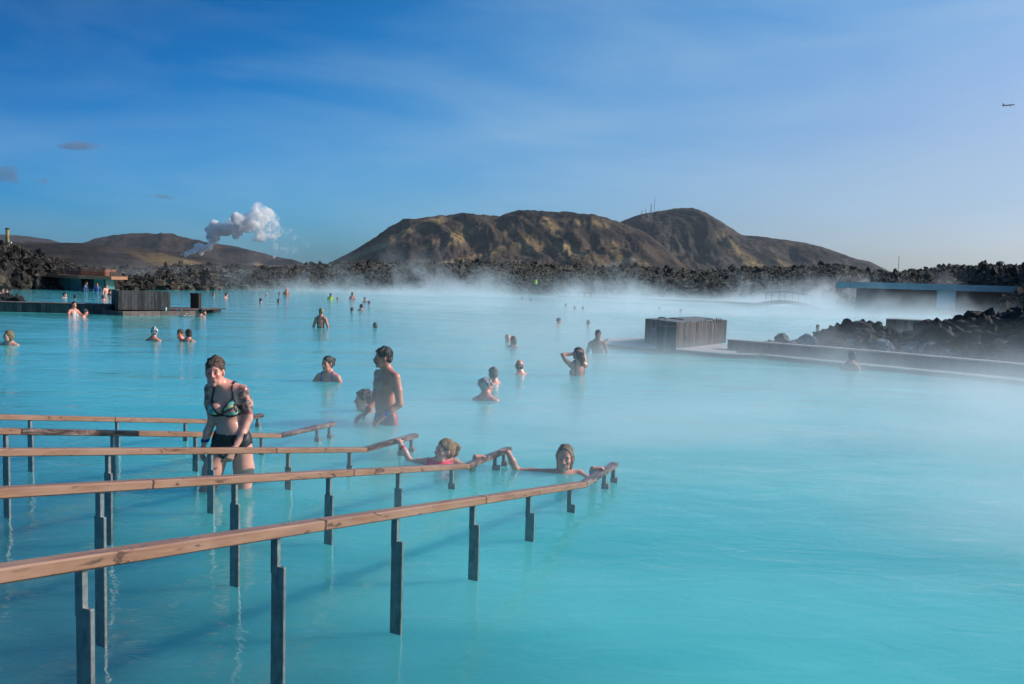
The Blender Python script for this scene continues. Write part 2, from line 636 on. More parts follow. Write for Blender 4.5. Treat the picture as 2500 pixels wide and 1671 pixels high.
def hill(name, sil, D, front, back, base_px_y, ncx, ncy, blobs, dark, brown, ochre, gul=0.10, cliff=0.0, seed=0.0, z_floor=1.0, ochre_bias=0.0, gscale=120.0):
    x0, x1 = sil[0][0], sil[-1][0]
    px = np.linspace(x0, x1, ncx)
    sy = np.interp(px, *zip(*sil)) + 1.1 * fbm(px / 16.0 + seed, seed, 0, 3)
    crest = np.array([at(a, b, D) for a, b in zip(px, sy)])
    base = crest[:, 2]
    tt = np.concatenate([np.linspace(0, 1, ncy), 1 + np.linspace(0, 1, 12)[1:]])
    Vh, Ch = [], []
    A = np.stack([np.interp(px, px, crest[:, 0]), np.full_like(px, D), base], -1)
    for tv in tt:
        dep = D * (1 - front * (1 - tv)) if tv <= 1 else D * (1 + back * (tv - 1))
        x = crest[:, 0] * dep / D
        y = np.full_like(x, dep)
        if tv <= 1:
            prof = 0.30 * tv + 0.70 * sstep(0, 1, tv) ** 0.9
            if cliff:
                prof = (1 - cliff) * prof + cliff * sstep(0.45, 0.72, tv + 0.10 * fbm(x / 160 + seed, 1.7, 0, 2))
        else:
            prof = 1 - 0.8 * (tv - 1)
        env = math.sin(math.pi * min(tv, 1.0)) ** 0.7 if tv < 1 else 0.0
        wx = x + 60 * fbm(x / 300, y / 300, seed, 2)
        # gullies run down-slope, leaning to the right as they fall
        lean = (1 - tv) * 0.55 * D * front
        gully = ridged((wx - lean * 0.5) / gscale + seed, y / (gscale * 4), seed, 4) - 0.9
        rough_ = fbm(x / 45 + seed, y / 60, seed, 4)
        z = (base - z_floor) * prof + z_floor + env * base * (gul * gully + 0.045 * rough_ + 0.12 * fbm(x / 420 + seed, y / 350, seed, 2))
        z = np.maximum(z, -2)
        Vh.append(np.stack([x, y, z], -1))
        # colour: brown heath, dark rock, ochre grass
        ppx = IMG_W / 2 + FOCAL * x / y
        ppy = 687.0 + (ppx - IMG_W / 2) * math.tan(ROLL) - (z - CAM_H) / y * FOCAL
        nse = fbm(x / 140 + 3.1, y / 140, seed + z / 90, 4)
        o = np.zeros_like(x) + ochre_bias
        for (bx, by, ex, ey, ang, w) in blobs:
            ca, sa = math.cos(ang), math.sin(ang)
            dx, dy = ppx - bx, ppy - by
            p, q = (dx * ca + dy * sa) / ex, (-dx * sa + dy * ca) / ey
            o = o + w * np.exp(-(p * p + q * q))
        o = np.clip(sstep(0.25, 0.75, o + 0.28 * nse + 0.10 * rough_) * 1.0, 0, 1)
        dk = sstep(-0.15, 0.5, -nse + 0.25 * gully)
        c = np.array(brown)[None, :] * (1 - dk[:, None]) + np.array(dark)[None, :] * dk[:, None]
        c = c * (1 - o[:, None]) + np.array(ochre)[None, :] * o[:, None] * (0.9 + 0.25 * rough_[:, None])
        Ch.append(np.clip(c, 0.004, 1))
    nr = len(tt)
    Vh = np.concatenate(Vh)
    i2 = np.arange(nr * ncx).reshape(nr, ncx)
    Fh = np.stack([i2[:-1, :-1], i2[:-1, 1:], i2[1:, 1:], i2[1:, :-1]], -1).reshape(-1, 4)
    m_ = np_mesh(name, Vh, Fh)
    set_col(m_, np.concatenate(Ch))
    return tag(mesh_obj(name, m_, M['hill']), kind='structure')


DK, BR, OC = (0.036, 0.029, 0.027), (0.092, 0.065, 0.047), (0.29, 0.195, 0.095)
sil1 = [(745, 690), (790, 650), (850, 619), (905, 590), (950, 556), (1000, 537), (1045, 530), (1087, 529), (1130, 522), (1156, 524), (1220, 530),
        (1236, 522), (1278, 517), (1321, 516), (1375, 520), (1428, 524), (1470, 530), (1506, 541), (1557, 561), (1600, 588), (1650, 630),
        (1710, 690), (1760, 715)]
bl1 = [(1062, 541, 42, 9, -0.25, 1.0), (1000, 561, 42, 7, -0.5, 0.9), (929, 596, 60, 8, -0.5, 1.0), (1116, 577, 38, 16, -0.6, 0.9),
       (1290, 602, 42, 26, 0.1, 1.2), (1330, 548, 34, 18, 0.6, 0.8), (1345, 560, 26, 14, 0.7, 0.9), (1375, 612, 40, 12, 0.45, 1.1),
       (1440, 634, 50, 9, 0.5, 1.1), (1400, 545, 30, 9, 0.2, 0.7), (1450, 548, 40, 8, 0.3, 0.6), (1180, 620, 60, 10, -0.3, 0.55), (1040, 600, 50, 9, -0.45, 0.6),
       (1490, 600, 14, 30, -0.5, 0.7), (860, 628, 40, 6, -0.5, 0.8), (1240, 560, 20, 18, 0, 0.4), (1530, 640, 60, 12, 0.2, 0.9), (1090, 640, 60, 7, -0.2, 0.7)]
hill('hill_front', sil1, 2000, 0.30, 0.25, 660, 420, 80, bl1, DK, BR, OC, 0.075, 0.20, 1.3)
sil2 = [(1380, 640), (1440, 575), (1500, 548), (1530, 536), (1560, 524), (1600, 518), (1640, 511), (1662, 508), (1694, 509), (1726, 520), (1769, 548),
        (1811, 574), (1843, 577), (1897, 583), (1961, 592), (2003, 602), (2046, 616), (2089, 632), (2120, 638), (2165, 660), (2210, 690), (2260, 720)]
bl2 = [(1762, 592, 44, 11, 0.85, 1.2), (1815, 632, 42, 12, 0.75, 1.0), (1556, 592, 40, 8, 0.95, 1.2), (1600, 630, 40, 9, 0.85, 1.0), (1720, 600, 20, 8, 0.6, 0.6),
       (1850, 650, 40, 14, 0.6, 0.8), (1900, 640, 60, 10, 0.6, 0.6), (1640, 650, 50, 12, 0.5, 0.7), (1675, 560, 30, 8, 0.0, 0.35)]
hill('hill_peak', sil2, 2500, 0.30, 0.2, 660, 360, 80, bl2, (0.034, 0.031, 0.032), (0.080, 0.066, 0.054), (0.27, 0.19, 0.10), 0.085, 0.18, 4.7)
sil3 = [(-420, 585), (-200, 570), (-40, 571), (60, 576), (120, 585), (150, 594), (200, 608), (250, 640)]
hill('hill_plateau', sil3, 4200, 0.15, 0.1, 640, 90, 30, [], (0.03, 0.026, 0.03), (0.05, 0.038, 0.036), OC, 0.05, 0.0, 2.0)
sil4 = [(150, 640), (175, 606), (207, 592), (229, 584), (266, 576), (309, 571), (362, 570), (426, 576), (500, 591), (575, 602), (640, 618), (682, 629),
        (725, 637), (752, 649), (780, 680)]
hill('hill_ridge', sil4, 3200, 0.25, 0.15, 650, 260, 60, [(640, 648, 80, 7, 0.1, 0.6)], (0.014, 0.013, 0.014), (0.052, 0.032, 0.024), OC, 0.06, 0.45, 6.1)
sil5 = [(-420, 590), (-100, 590), (0, 591), (134, 594), (201, 595), (245, 600), (379, 611), (446, 615), (520, 628), (600, 645), (680, 657), (760, 690)]
hill('hill_slope', sil5, 1700, 0.45, 0.2, 650, 260, 50, [(400, 636, 45, 14, 0.2, 1.1), (470, 648, 60, 9, 0.25, 1.1), (90, 605, 40, 5, 0, 0.4), (330, 625, 40, 8, 0.3, 0.5)],
     (0.026, 0.019, 0.015), (0.068, 0.046, 0.033), (0.21, 0.14, 0.055), 0.06, 0.0, 8.3, 1.0)
# ================================================================== materials for timber and metal
t = NT('rail_timber')
v = t.coord('Generated')
ob = shifted(t)
g = t.noise(t.mapping(ob, (2.0, 26, 26)), 2.0, 6, 0.65, 0.5)
big = t.noise(t.mapping(ob, (1.2, 3, 3)), 1.6, 4, 0.6, 0.8)
stain = t.noise(t.mapping(ob, (3.0, 9, 9)), 1.7, 5, 0.62, 1.2)
c = t.mix(t.rng(g, 0.28, 0.72), (0.19, 0.080, 0.043), (0.37, 0.190, 0.112))
c = t.mix(t.rng(big, 0.42, 0.66, 0, 0.55), c, (0.40, 0.235, 0.165))
st = t.rng(stain, 0.585, 0.64)
c = t.mix(t.math('MULTIPLY', st, 0.8), c, (0.075, 0.030, 0.018))
M['rail'] = t.set(color=c, rough=t.rng(st, 0, 1, 0.46, 0.2), normal=t.bump(g, 0.3, 0.003))
t = NT('rail_timber_wet')
ob = shifted(t)
g = t.noise(t.mapping(ob, (2.0, 26, 26)), 2.0, 6, 0.65, 0.5)
stain = t.noise(t.mapping(ob, (3.0, 9, 9)), 1.7, 5, 0.62, 1.2)
c = t.mix(t.rng(stain, 0.40, 0.56), (0.30, 0.19, 0.15), (0.060, 0.030, 0.024))
M['rail_wet'] = t.set(color=c, rough=0.3, normal=t.bump(g, 0.3, 0.003))
t = NT('galvanised_steel')
ob = t.coord()
ob = shifted(t)
n1 = t.noise(ob, 26, 5, 0.65)
n2 = t.noise(t.mapping(ob, (1, 1, 0.25)), 9, 4, 0.6, 1.0)
c = t.mix(t.rng(n1, 0.3, 0.7), (0.19, 0.19, 0.185), (0.34, 0.34, 0.325))
c = t.mix(t.rng(n2, 0.56, 0.68, 0, 0.7), c, (0.075, 0.085, 0.09))
M['steel'] = t.set(color=c, rough=t.rng(n1, 0.2, 0.8, 0.30, 0.55), metal=0.5, normal=t.bump(n1, 0.15, 0.002))

RAILS = {
    'A': dict(base=[(960, 1545), (1497, 1177)], beam=[(700, 1307), (1424, 1188), (1499, 1143)], posts=[205, 670, 960, 1150, 1288, 1390, 1475, 1497],
              joints=[0.30, 0.62], label='nearest timber handrail, running from the left edge to the blond swimmer', back=1.2, wet=0),
    'B': dict(base=[(246, 1577), (1230, 1137)], beam=[(0, 1216), (930, 1158), (1141, 1143), (1239, 1105)], posts=[-120, 246, 572, 801, 971, 1102, 1208, 1230],
              joints=[0.33, 0.66], label='second nearest timber handrail, passing in front of the swimmer in pink', back=0.9, wet=0),
    'C': dict(base=[(265, 1330), (1004, 1103)], beam=[(0, 1114), (700, 1108), (891, 1103), (1012, 1071)], posts=[-60, 265, 514, 703, 853, 977, 1004],
              joints=[0.15, 0.72], label='middle timber handrail, crossing the bikini wearer at the hips', back=0.9, wet=0),
    'D': dict(base=[(17, 1264), (804, 1070)], beam=[(0, 1061), (335, 1064), (683, 1068), (812, 1042)], posts=[17, 276, 477, 638, 774, 804],
              joints=[0.34, 0.58], label='fourth timber handrail with one dark board, behind the bikini wearer', back=1.2, wet=1),
    'E': dict(base=[(75, 1152), (629, 1042)], beam=[(0, 1025), (250, 1030), (552, 1039), (636, 1016)], posts=[-90, 75, 286, 452, 600, 629],
              joints=[0.3, 0.62], label='farthest timber handrail, its end showing behind the bikini wearer', back=1.2, wet=0),
}
RAIL3D = {}
BW, BH = 0.066, 0.044


def build_rail(key):
    d = RAILS[key]
    p0, p1 = wp(*d['base'][0]), wp(*d['base'][1])
    dirv = (p1 - p0).normalized()
    nrm = Vector((-dirv.y, dirv.x, 0))
    pts = [on_plane(x, y, p0, nrm) for x, y in d['beam']]
    # one straight slope down to the kink, then level to the end
    kink, end = pts[-2].copy(), pts[-1].copy()
    zl = (kink.z + end.z) / 2
    kink.z = end.z = zl
    s_far = (pts[0] - kink).length
    slope = (pts[0].z - zl) / Vector((pts[0].x - kink.x, pts[0].y - kink.y, 0)).length
    L = Vector((pts[0].x - kink.x, pts[0].y - kink.y, 0)).length + d['back']
    start = kink - dirv * L
    start.z = zl + slope * L
    RAIL3D[key] = dict(start=start, kink=kink, end=end, dir=dirv, slope=slope)
    root = empty('handrail', (start.x, start.y, 0))
    tag(root, d['label'], 'handrail', 'handrails of the entry ramp')
    org = root.location
    up = Vector((0, 0, BH / 2))
    cuts = [0.0] + d['joints'] + [1.0]
    for i in range(len(cuts) - 1):
        a = start.lerp(kink, cuts[i]) + up - org
        b = start.lerp(kink, cuts[i + 1]) + up - org
        gap = (b - a).normalized() * 0.0012
        Lb = (b - a).length
        mb = MB()
        mb.box((0, 0, 0), (Lb - 0.0024, BW, BH), bev=0.006)
        me_ob = mb.build('board', M['rail_wet'] if (d['wet'] and i == 1) else M['rail'], root)
        dv = (b - a).normalized()
        me_ob.location = (a + b) / 2
        me_ob.rotation_mode = 'QUATERNION'
        me_ob.rotation_quaternion = dv.to_track_quat('X', 'Z')
    a, b = kink + up - org, end + up - org + dirv * 0.03
    mb = MB()
    mb.box((0, 0, 0), ((b - a).length - 0.002, BW, BH), bev=0.006)
    e = mb.build('end_board', M['rail_wet'], root)
    e.location = (a + b) / 2 + Vector((0, 0, 0.0005))
    e.rotation_mode = 'QUATERNION'
    e.rotation_quaternion = (b - a).normalized().to_track_quat('X', 'Z')
    # posts
    perp = Vector((dirv.y, -dirv.x, 0))
    for i, px in enumerate(d['posts']):
        # base column on the rail plane: march along the line for the pixel column
        q = None
        lo, hi = -3.0, (end - start).dot(dirv) + 0.5

        def col_of(s):
            p = start + dirv * s
            r = Vector((p.x, p.y, 0.05 - CAM_H))
            cz = r.y * math.cos(PITCH) - r.z * math.sin(PITCH)
            cx = r.x
            cyy = r.y * math.sin(PITCH) + r.z * math.cos(PITCH)
            u, w_ = cx / cz, cyy / cz
            u2 = u * math.cos(ROLL) + w_ * math.sin(ROLL)
            return IMG_W / 2 + FOCAL * u2
        for _ in range(60):
            mid = (lo + hi) / 2
            if col_of(mid) < px:
                lo = mid
            else:
                hi = mid
        s = (lo + hi) / 2
        if s < 0.05:
            s = 0.05
        q = start + dirv * s
        sk = (kink - start).dot(dirv)
        ztop = zl + slope * max(0.0, sk - s)
        last = i >= len(d['posts']) - 2
        base = Vector((q.x, q.y, 0)) - org
        zstep = max(0.045, ztop - (0.115 if not last else 0.10))
        ang = math.atan2(perp.y, perp.x)
        mb = MB()
        off_ = perp * (0.016 if key == 'A' else 0.004)
        if last:
            mb.box((0, 0, 0), (0.062, 0.05, zstep + 1.2), bev=0.002)
            zc = (zstep - 1.2) / 2
            off_ = perp * 0.014
        else:
            mb.box((0, 0, 0), (0.064, 0.016, zstep + 1.2), bev=0.002)
            zc = (zstep - 1.2) / 2
        po = mb.build('post', M['steel'], root)
        po.location = base + off_ + Vector((0, 0, zc))
        po.rotation_euler = (0, 0, ang)
        mb = MB()
        hgt = ztop - zstep + 0.03 - 0.002
        mb.box((0, 0, 0), (0.034, 0.020, hgt), bev=0.0015)
        ub = mb.build('upper_bar', M['steel'], po)
        ub.location = Matrix.Rotation(-ang, 3, 'Z') @ (-off_ + perp * (0.0 if key == 'A' else 0)) + Vector((0, 0, zstep - 0.03 + hgt / 2 - zc))


for k_ in 'ABCDE':
    build_rail(k_)
# ================================================================== timber decks, screens, huts, bridges
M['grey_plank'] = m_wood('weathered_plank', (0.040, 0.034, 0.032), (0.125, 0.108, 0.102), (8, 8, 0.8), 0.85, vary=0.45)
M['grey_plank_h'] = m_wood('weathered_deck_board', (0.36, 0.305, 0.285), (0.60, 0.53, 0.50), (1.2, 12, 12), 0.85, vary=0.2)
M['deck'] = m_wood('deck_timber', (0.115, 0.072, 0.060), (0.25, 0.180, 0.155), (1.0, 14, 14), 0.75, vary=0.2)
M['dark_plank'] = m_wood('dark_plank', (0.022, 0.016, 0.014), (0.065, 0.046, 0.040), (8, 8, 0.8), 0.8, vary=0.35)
M['red_slat'] = m_wood('larch_slat', (0.26, 0.10, 0.05), (0.44, 0.20, 0.11), (1, 14, 14), 0.7, vary=0.15)
M['core'] = m_plain('dark_core', (0.014, 0.012, 0.012), 0.95)
M['pipe'] = m_plain('grey_pipe', (0.16, 0.18, 0.20), 0.35, 0.8, 12, 0.15)
M['white'] = m_plain('white_paint', (0.72, 0.75, 0.78), 0.5, 0, 6, 0.05)
M['concrete'] = m_plain('pale_concrete', (0.46, 0.45, 0.45), 0.85, 0, 1.6, 0.12)
M['roof_grey'] = m_plain('grey_roof_sheet', (0.14, 0.15, 0.16), 0.8, 0, 2.5, 0.3)
M['glass'] = NT('hut_glass').set(color=(0.20, 0.50, 0.48), rough=0.06, trans=0.55, ior=1.3)
M['curtain'] = m_plain('teal_panel', (0.10, 0.24, 0.22), 0.7, 0, 3, 0.25)
t = NT('red_brick')
v = t.coord()
bk = t.n('ShaderNodeTexBrick', {'Vector': t.n('ShaderNodeCombineXYZ', {0: t.n('ShaderNodeSeparateXYZ', {0: v}).outputs[0],
                                                                        1: t.n('ShaderNodeSeparateXYZ', {0: v}).outputs[2]}).outputs[0],
                                'Color1': (0.16, 0.045, 0.035, 1), 'Color2': (0.12, 0.034, 0.030, 1), 'Mortar': (0.10, 0.07, 0.065, 1), 'Scale': 1.0,
                                'Mortar Size': 0.012, 'Brick Width': 0.25, 'Row Height': 0.085})
M['brick'] = t.set(color=bk.outputs['Color'], rough=0.9, normal=t.bump(bk.outputs['Fac'], 0.4, 0.01))


def plank_run(parent, p, q, z0, z1, width, mat, thick=0.03, gap=0.006, jit=0.012, name='plank', skip=None):
    """upright planks side by side from p to q (plan), sharing one mesh; local to parent"""
    p, q = Vector((p[0], p[1], 0)), Vector((q[0], q[1], 0))
    L = (q - p).length
    n = max(1, round(L / width))
    w = L / n
    mb = MB()
    mb.box((0, 0, 0), (w - gap, thick, 1.0), bev=0.004)
    ob0 = mb.build(name, mat, parent)
    ang = math.atan2(q.y - p.y, q.x - p.x)
    for i in range(n):
        if skip and skip(i, n):
            continue
        o = ob0 if i == 0 else ob0.copy()
        if i:
            COL.objects.link(o)
        zt = z1 + random.uniform(-jit, jit)
        c = p.lerp(q, (i + 0.5) / n)
        nrm = Vector((-math.sin(ang), math.cos(ang), 0)) * random.uniform(-0.004, 0.004)
        o.location = c + nrm + Vector((0, 0, (z0 + zt) / 2))
        o.scale = (1, 1, zt - z0)
        o.rotation_euler = (0, 0, ang + random.uniform(-0.01, 0.01))


def board_run(parent, p, q, z, across, n, mat, thick=0.03, gap=0.006, name='board'):
    """deck boards lying parallel to p-q, n of them stacked across (Vector) from the line; local to parent"""
    p, q, across = Vector((*p[:2], 0)), Vector((*q[:2], 0)), Vector((*across[:2], 0))
    w = across.length / n
    L = (q - p).length
    mb = MB()
    mb.box((0, 0, 0), (L, w - gap, thick), bev=0.004)
    ob0 = mb.build(name, mat, parent)
    ang = math.atan2(q.y - p.y, q.x - p.x)
    for i in range(n):
        o = ob0 if i == 0 else ob0.copy()
        if i:
            COL.objects.link(o)
        o.location = (p + q) / 2 + across * ((i + 0.5) / n) + Vector((random.uniform(-.01, .01), 0, z - thick / 2 + random.uniform(-.003, .003)))
        o.rotation_euler = (0, 0, ang)


def plan(v):
    return Vector((v[0], v[1], 0))


# ---- left: low plank wall along the water ---------------------------------------
A = plan(wp(-420, 752))
B = plan(wp(272, 767))
root = empty('jetty_wall', A)
tag(root, 'long low wall of upright grey planks along the water at left', 'wall')
d = B - A
ang = math.atan2(d.y, d.x)
nrm = Vector((-math.sin(ang), math.cos(ang), 0))
mb = MB().box(d / 2 + nrm * 0.35 + Vector((0, 0, -0.12)), (d.length, 0.58, 0.90), ang)
mb.build('core', M['core'], root)
plank_run(root, (0, 0), d[:2], -0.4, 0.335, 0.17, M['grey_plank'], jit=0.004)
board_run(root, -nrm * 0.03, d - nrm * 0.03, 0.375, nrm * 0.72, 5, M['deck'], name='cap_board')

# ---- left: deck with screen, bin and small things ---------------------------------
P = [plan(wp(225, 764)), plan(wp(300, 771)), plan(wp(478, 769)), plan(wp(482, 757)), plan(wp(235, 757, 0.2))]
P[3] = P[2] + Vector((-0.3, 3.6, 0))
P[4] = P[0] + Vector((0.2, 2.6, 0))
org = P[1].copy()
root = empty('bathing_deck', org)
tag(root, 'low timber deck with rounded front at left, carrying the plank screen', 'deck')
loc = [(p - org) for p in P]
MB().poly([p[:2] for p in loc], -0.6, 0.155).build('deck_base', M['core'], root)
fr = loc[2] - loc[1]
plank_run(root, loc[1] + Vector((0, -0.03, 0)), loc[2] + Vector((0, -0.03, 0)), -0.3, 0.165, 0.30, M['deck'], jit=0.0, name='fascia_plank')
plank_run(root, loc[0] + Vector((-0.03, -0.03, 0)), loc[1] + Vector((-0.03, -0.03, 0)), -0.3, 0.165, 0.30, M['deck'], jit=0.0, name='fascia_plank')
board_run(root, loc[0] + Vector((0, 0.10, 0)), loc[2] + Vector((0, 0.02, 0)), 0.195, Vector((0.35, 2.5, 0)), 18, M['deck'], name='deck_board')

# box-shaped plank screen
c0 = plan(wp(288, 757, 0.2))
c1 = plan(wp(416, 757.5, 0.2))
cl_ = c0 + Vector((-0.99, 1.5, 0))
root = empty('plank_screen', c0 + Vector((0, 0, 0.2)))
tag(root, 'tall box screen of uneven upright brown grey planks on the left deck', 'screen')
cr = c1 - c0
MB().poly([(0.03, 0.05), (cr.x - 0.03, cr.y + 0.05), (cr.x - 0.80, cr.y + 1.45), ((cl_ - c0).x + 0.05, (cl_ - c0).y)], 0.0, 0.70).build('core', M['core'], root)
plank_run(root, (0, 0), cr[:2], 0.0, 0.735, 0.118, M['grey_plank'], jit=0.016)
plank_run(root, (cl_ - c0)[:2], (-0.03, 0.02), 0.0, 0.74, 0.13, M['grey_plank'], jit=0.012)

b0, b1 = plan(wp(464, 752.5, 0.2)), plan(wp(485, 753, 0.2))
root = empty('slatted_bin', b0 + Vector((0, 0, 0.2)))
tag(root, 'narrow dark bin of upright slats at the end of the left deck', 'bin')
bw = (b1 - b0).length
MB().box((bw / 2, 0.19, 0.30), (bw - 0.05, 0.28, 0.58)).build('core', M['core'], root)
for sgn, yy in ((0, 0.02), (1, 0.36)):
    plank_run(root, (0, yy), (bw, yy), 0.0, 0.60, 0.042, M['dark_plank'], 0.018, 0.012, 0.0, 'slat')
plank_run(root, (0.0, 0.06), (0.0, 0.33), 0.0, 0.60, 0.042, M['dark_plank'], 0.018, 0.012, 0.0, 'slat')
plank_run(root, (bw, 0.06), (bw, 0.33), 0.0, 0.60, 0.042, M['dark_plank'], 0.018, 0.012, 0.0, 'slat')
MB().box((bw / 2, 0.19, 0.615), (bw + 0.05, 0.42, 0.03), bev=0.005).build('lid', M['dark_plank'], root)

q = wp(405, 759.5, 0.2)
root = empty('bottle', (q.x, q.y, 0.196))
tag(root, 'small pale bottle standing on the left deck', 'bottle')
MB().tube([(0, 0, 0), (0, 0, 0.10), (0, 0, 0.13)], 0.035, 10).build('body', M['white'], root, True)
MB().tube([(0, 0, 0.13), (0, 0, 0.17)], 0.016, 8).build('cap', M['pipe'], root, True)
q = wp(437, 760, 0.2)
root = empty('tray', (q.x, q.y, 0.196))
tag(root, 'small grey tray lying on the left deck near the bin', 'tray')
MB().box((0, 0, 0.012), (0.20, 0.16, 0.024), bev=0.004).build('base', M['pipe'], root)
for s_ in (-1, 1):
    MB().box((s_ * 0.10, 0, 0.04), (0.012, 0.16, 0.055)).build('rim', M['pipe'], root)
q0, q1 = wp(446, 769, 0.05), wp(472, 768, 0.05)
root = empty('water_steps', (q0.x, q0.y - 0.35, 0))
tag(root, 'pale wooden steps going from the left deck into the water', 'steps')
for k in range(2):
    MB().box(((q1 - q0).x / 2, 0.10 + k * 0.16, 0.03 + k * 0.07), ((q1 - q0).x, 0.15, 0.03), bev=0.004).build('tread', M['grey_plank_h'], root)
for s_ in (0, 1):
    MB().box(((q1 - q0).x * s_, 0.17, -0.15), (0.03, 0.30, 0.34)).build('stringer', M['deck'], root)

# ---- left: low hut in the water with slatted roof parapet --------------------------
hD = 61.0


def hp(px, dep):
    return plan(at(px, 700, dep))


def hz_(py, px, dep):
    return at(px, py, dep).z


zf0, zf1, zp = hz_(682, 230, hD), hz_(674, 230, hD), hz_(657, 230, hD)
RF = [hp(112, 65), hp(193, 60.4), hp(272, 60.8), hp(312, 63.2), hp(300, 67.5), hp(150, 68)]
org = RF[1].copy()
root = empty('bath_hut', org)
tag(root, 'low glazed hut in the water with a slatted reddish timber parapet', 'hut')
rl = [(p - org) for p in RF]
MB().poly([p[:2] for p in rl], zf0, zf1 - 0.01).build('roof', M['red_slat'], root)
WL = [hp(142, 64.6), hp(199, 61.0), hp(256, 61.4), hp(280, 63.4), hp(272, 66.6), hp(160, 67)]
wl = [(p - org) for p in WL]
MB().poly([(p.x, p.y) for p in [(a * 0.5 + b * 0.5) for a, b in zip(wl, [sum(wl, Vector()) / 6] * 6)]], -0.3, zf0 - 0.003).build('inner_wall', M['curtain'], root)
for i in range(4):
    a, b = wl[i], wl[(i + 1) % 6]
    npn = (2, 2, 1, 2)[i]
    for k in range(npn):
        u, w_ = a.lerp(b, k / npn), a.lerp(b, (k + 1) / npn)
        dd = (w_ - u)
        if i == 1 and k == 0:
            # open bay with staff: only a head frame and the counter
            MB().bar(u + Vector((0, 0, 0.12)), w_ + Vector((0, 0, 0.12)), 0.20, 0.05).build('counter', M['grey_plank_h'], root)
        else:
            MB().bar(u.lerp(w_, .04) + Vector((0, 0, zf0 / 2 - 0.1)), u.lerp(w_, .96) + Vector((0, 0, zf0 / 2 - 0.1)), 0.03, zf0 + 0.19).build('pane', M['glass'], root)
        MB().tube([u + Vector((0, 0, -0.3)), u + Vector((0, 0, zf0 - 0.002))], 0.05, 8).build('post', M['dark_plank'], root)
PR = [hp(139, 65), hp(198, 61.2), hp(256, 61.6), hp(285, 63.8)]
pl = [(p - org) for p in PR]
for i in range(3):
    a, b = pl[i], pl[i + 1]
    ns = 6
    for k in range(ns):
        zz = zf1 + 0.03 + (zp - zf1 - 0.03) * (k + 0.5) / ns
        MB().bar(a + Vector((0, 0, zz)), b + Vector((0, 0, zz)), 0.03, (zp - zf1) / ns * 0.58).build('slat', M['red_slat'], root)
    for u in (0.03, 0.5, 0.97):
        c = a.lerp(b, u) + Vector((0, 0.04, 0))
        MB().box((c.x, c.y, (zf1 + zp) / 2), (0.06, 0.04, zp - zf1)).build('batten', M['dark_plank'], root)
MB().poly([(p.x, p.y + 0.9) for p in pl[1:]] + [(pl[0].x + 0.4, pl[0].y + 0.8)], zf1, zp - 0.2).build('roof_box', M['dark_plank'], root)

# low dark jetty at far left edge
a, b = plan(wp(-60, 706)), plan(wp(38, 706))
root = empty('far_jetty', a)
tag(root, 'low dark timber jetty at the far left shore', 'jetty')
MB().bar(Vector((0, 0, 0.22)), (b - a) + Vector((0, 0, 0.22)), 1.2, 0.10, 0.01).build('deck_slab', M['deck'], root)
for k in range(4):
    c = (b - a) * (k + 0.3) / 4
    MB().box((c.x, c.y, -0.1), (0.12, 0.12, 0.62)).build('pile', M['dark_plank'], root)

# ---- right: deck, box house, long wall ------------------------------------------------
ZD = 0.105
fr_px = [(1462, 835), (1476, 838), (1567, 848), (1649, 853), (1755, 862.5), (1800, 865), (1860, 866.5), (2083, 888), (2440, 922), (2640, 942)]
front = [plan(wp(x, y, ZD)) for x, y in fr_px]
bk_px = [(2640, 905), (2440, 884), (2083, 853), (1775, 829)]
ZW = 0.355
wallp = [plan(wp(x, y, ZW)) for x, y in bk_px]          # front edge of the wall cap
back = [p + Vector((0.1, 0.35, 0)) for p in wallp] + [plan(wp(1700, 815, ZD)), plan(wp(1570, 823, ZD)), plan(wp(1484, 824, ZD))]
org = front[2].copy()
root = empty('timber_walkway', org)
tag(root, 'pale timber walkway and ledge running along the right side of the pool', 'walkway')
poly = [(p - org) for p in front + back]
MB().poly([p[:2] for p in poly], -0.6, ZD - 0.03).build('walkway_base', M['dark_plank'], root)
# boards follow the edge, laid in runs from one corner to the next
for i in range(len(front) - 1):
    p, q = front[i] - org, front[i + 1] - org
    L = (q - p).length
    if L < 0.05:
        continue
    inw = Vector((-(q - p).y, (q - p).x, 0)).normalized()
    nb = 3 if i >= 5 else 4
    ang_ = math.atan2((q - p).y, (q - p).x)
    for k in range(nb):
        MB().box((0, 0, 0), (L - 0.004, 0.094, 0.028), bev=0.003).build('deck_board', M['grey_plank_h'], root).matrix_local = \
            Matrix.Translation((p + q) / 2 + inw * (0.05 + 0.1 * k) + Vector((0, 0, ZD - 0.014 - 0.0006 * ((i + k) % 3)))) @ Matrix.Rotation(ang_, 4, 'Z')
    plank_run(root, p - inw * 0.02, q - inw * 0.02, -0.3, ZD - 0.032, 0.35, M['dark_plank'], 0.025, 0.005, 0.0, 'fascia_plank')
tp = [p - org for p in (front[1:6] + [wallp[3] + Vector((0.3, 0, 0))] + back[4:])]
cen = sum(tp, Vector()) / len(tp)
MB().poly([(cen + (p - cen) * 0.985)[:2] for p in tp], ZD - 0.045, ZD - 0.022).build('deck_panel', M['grey_plank_h'], root)

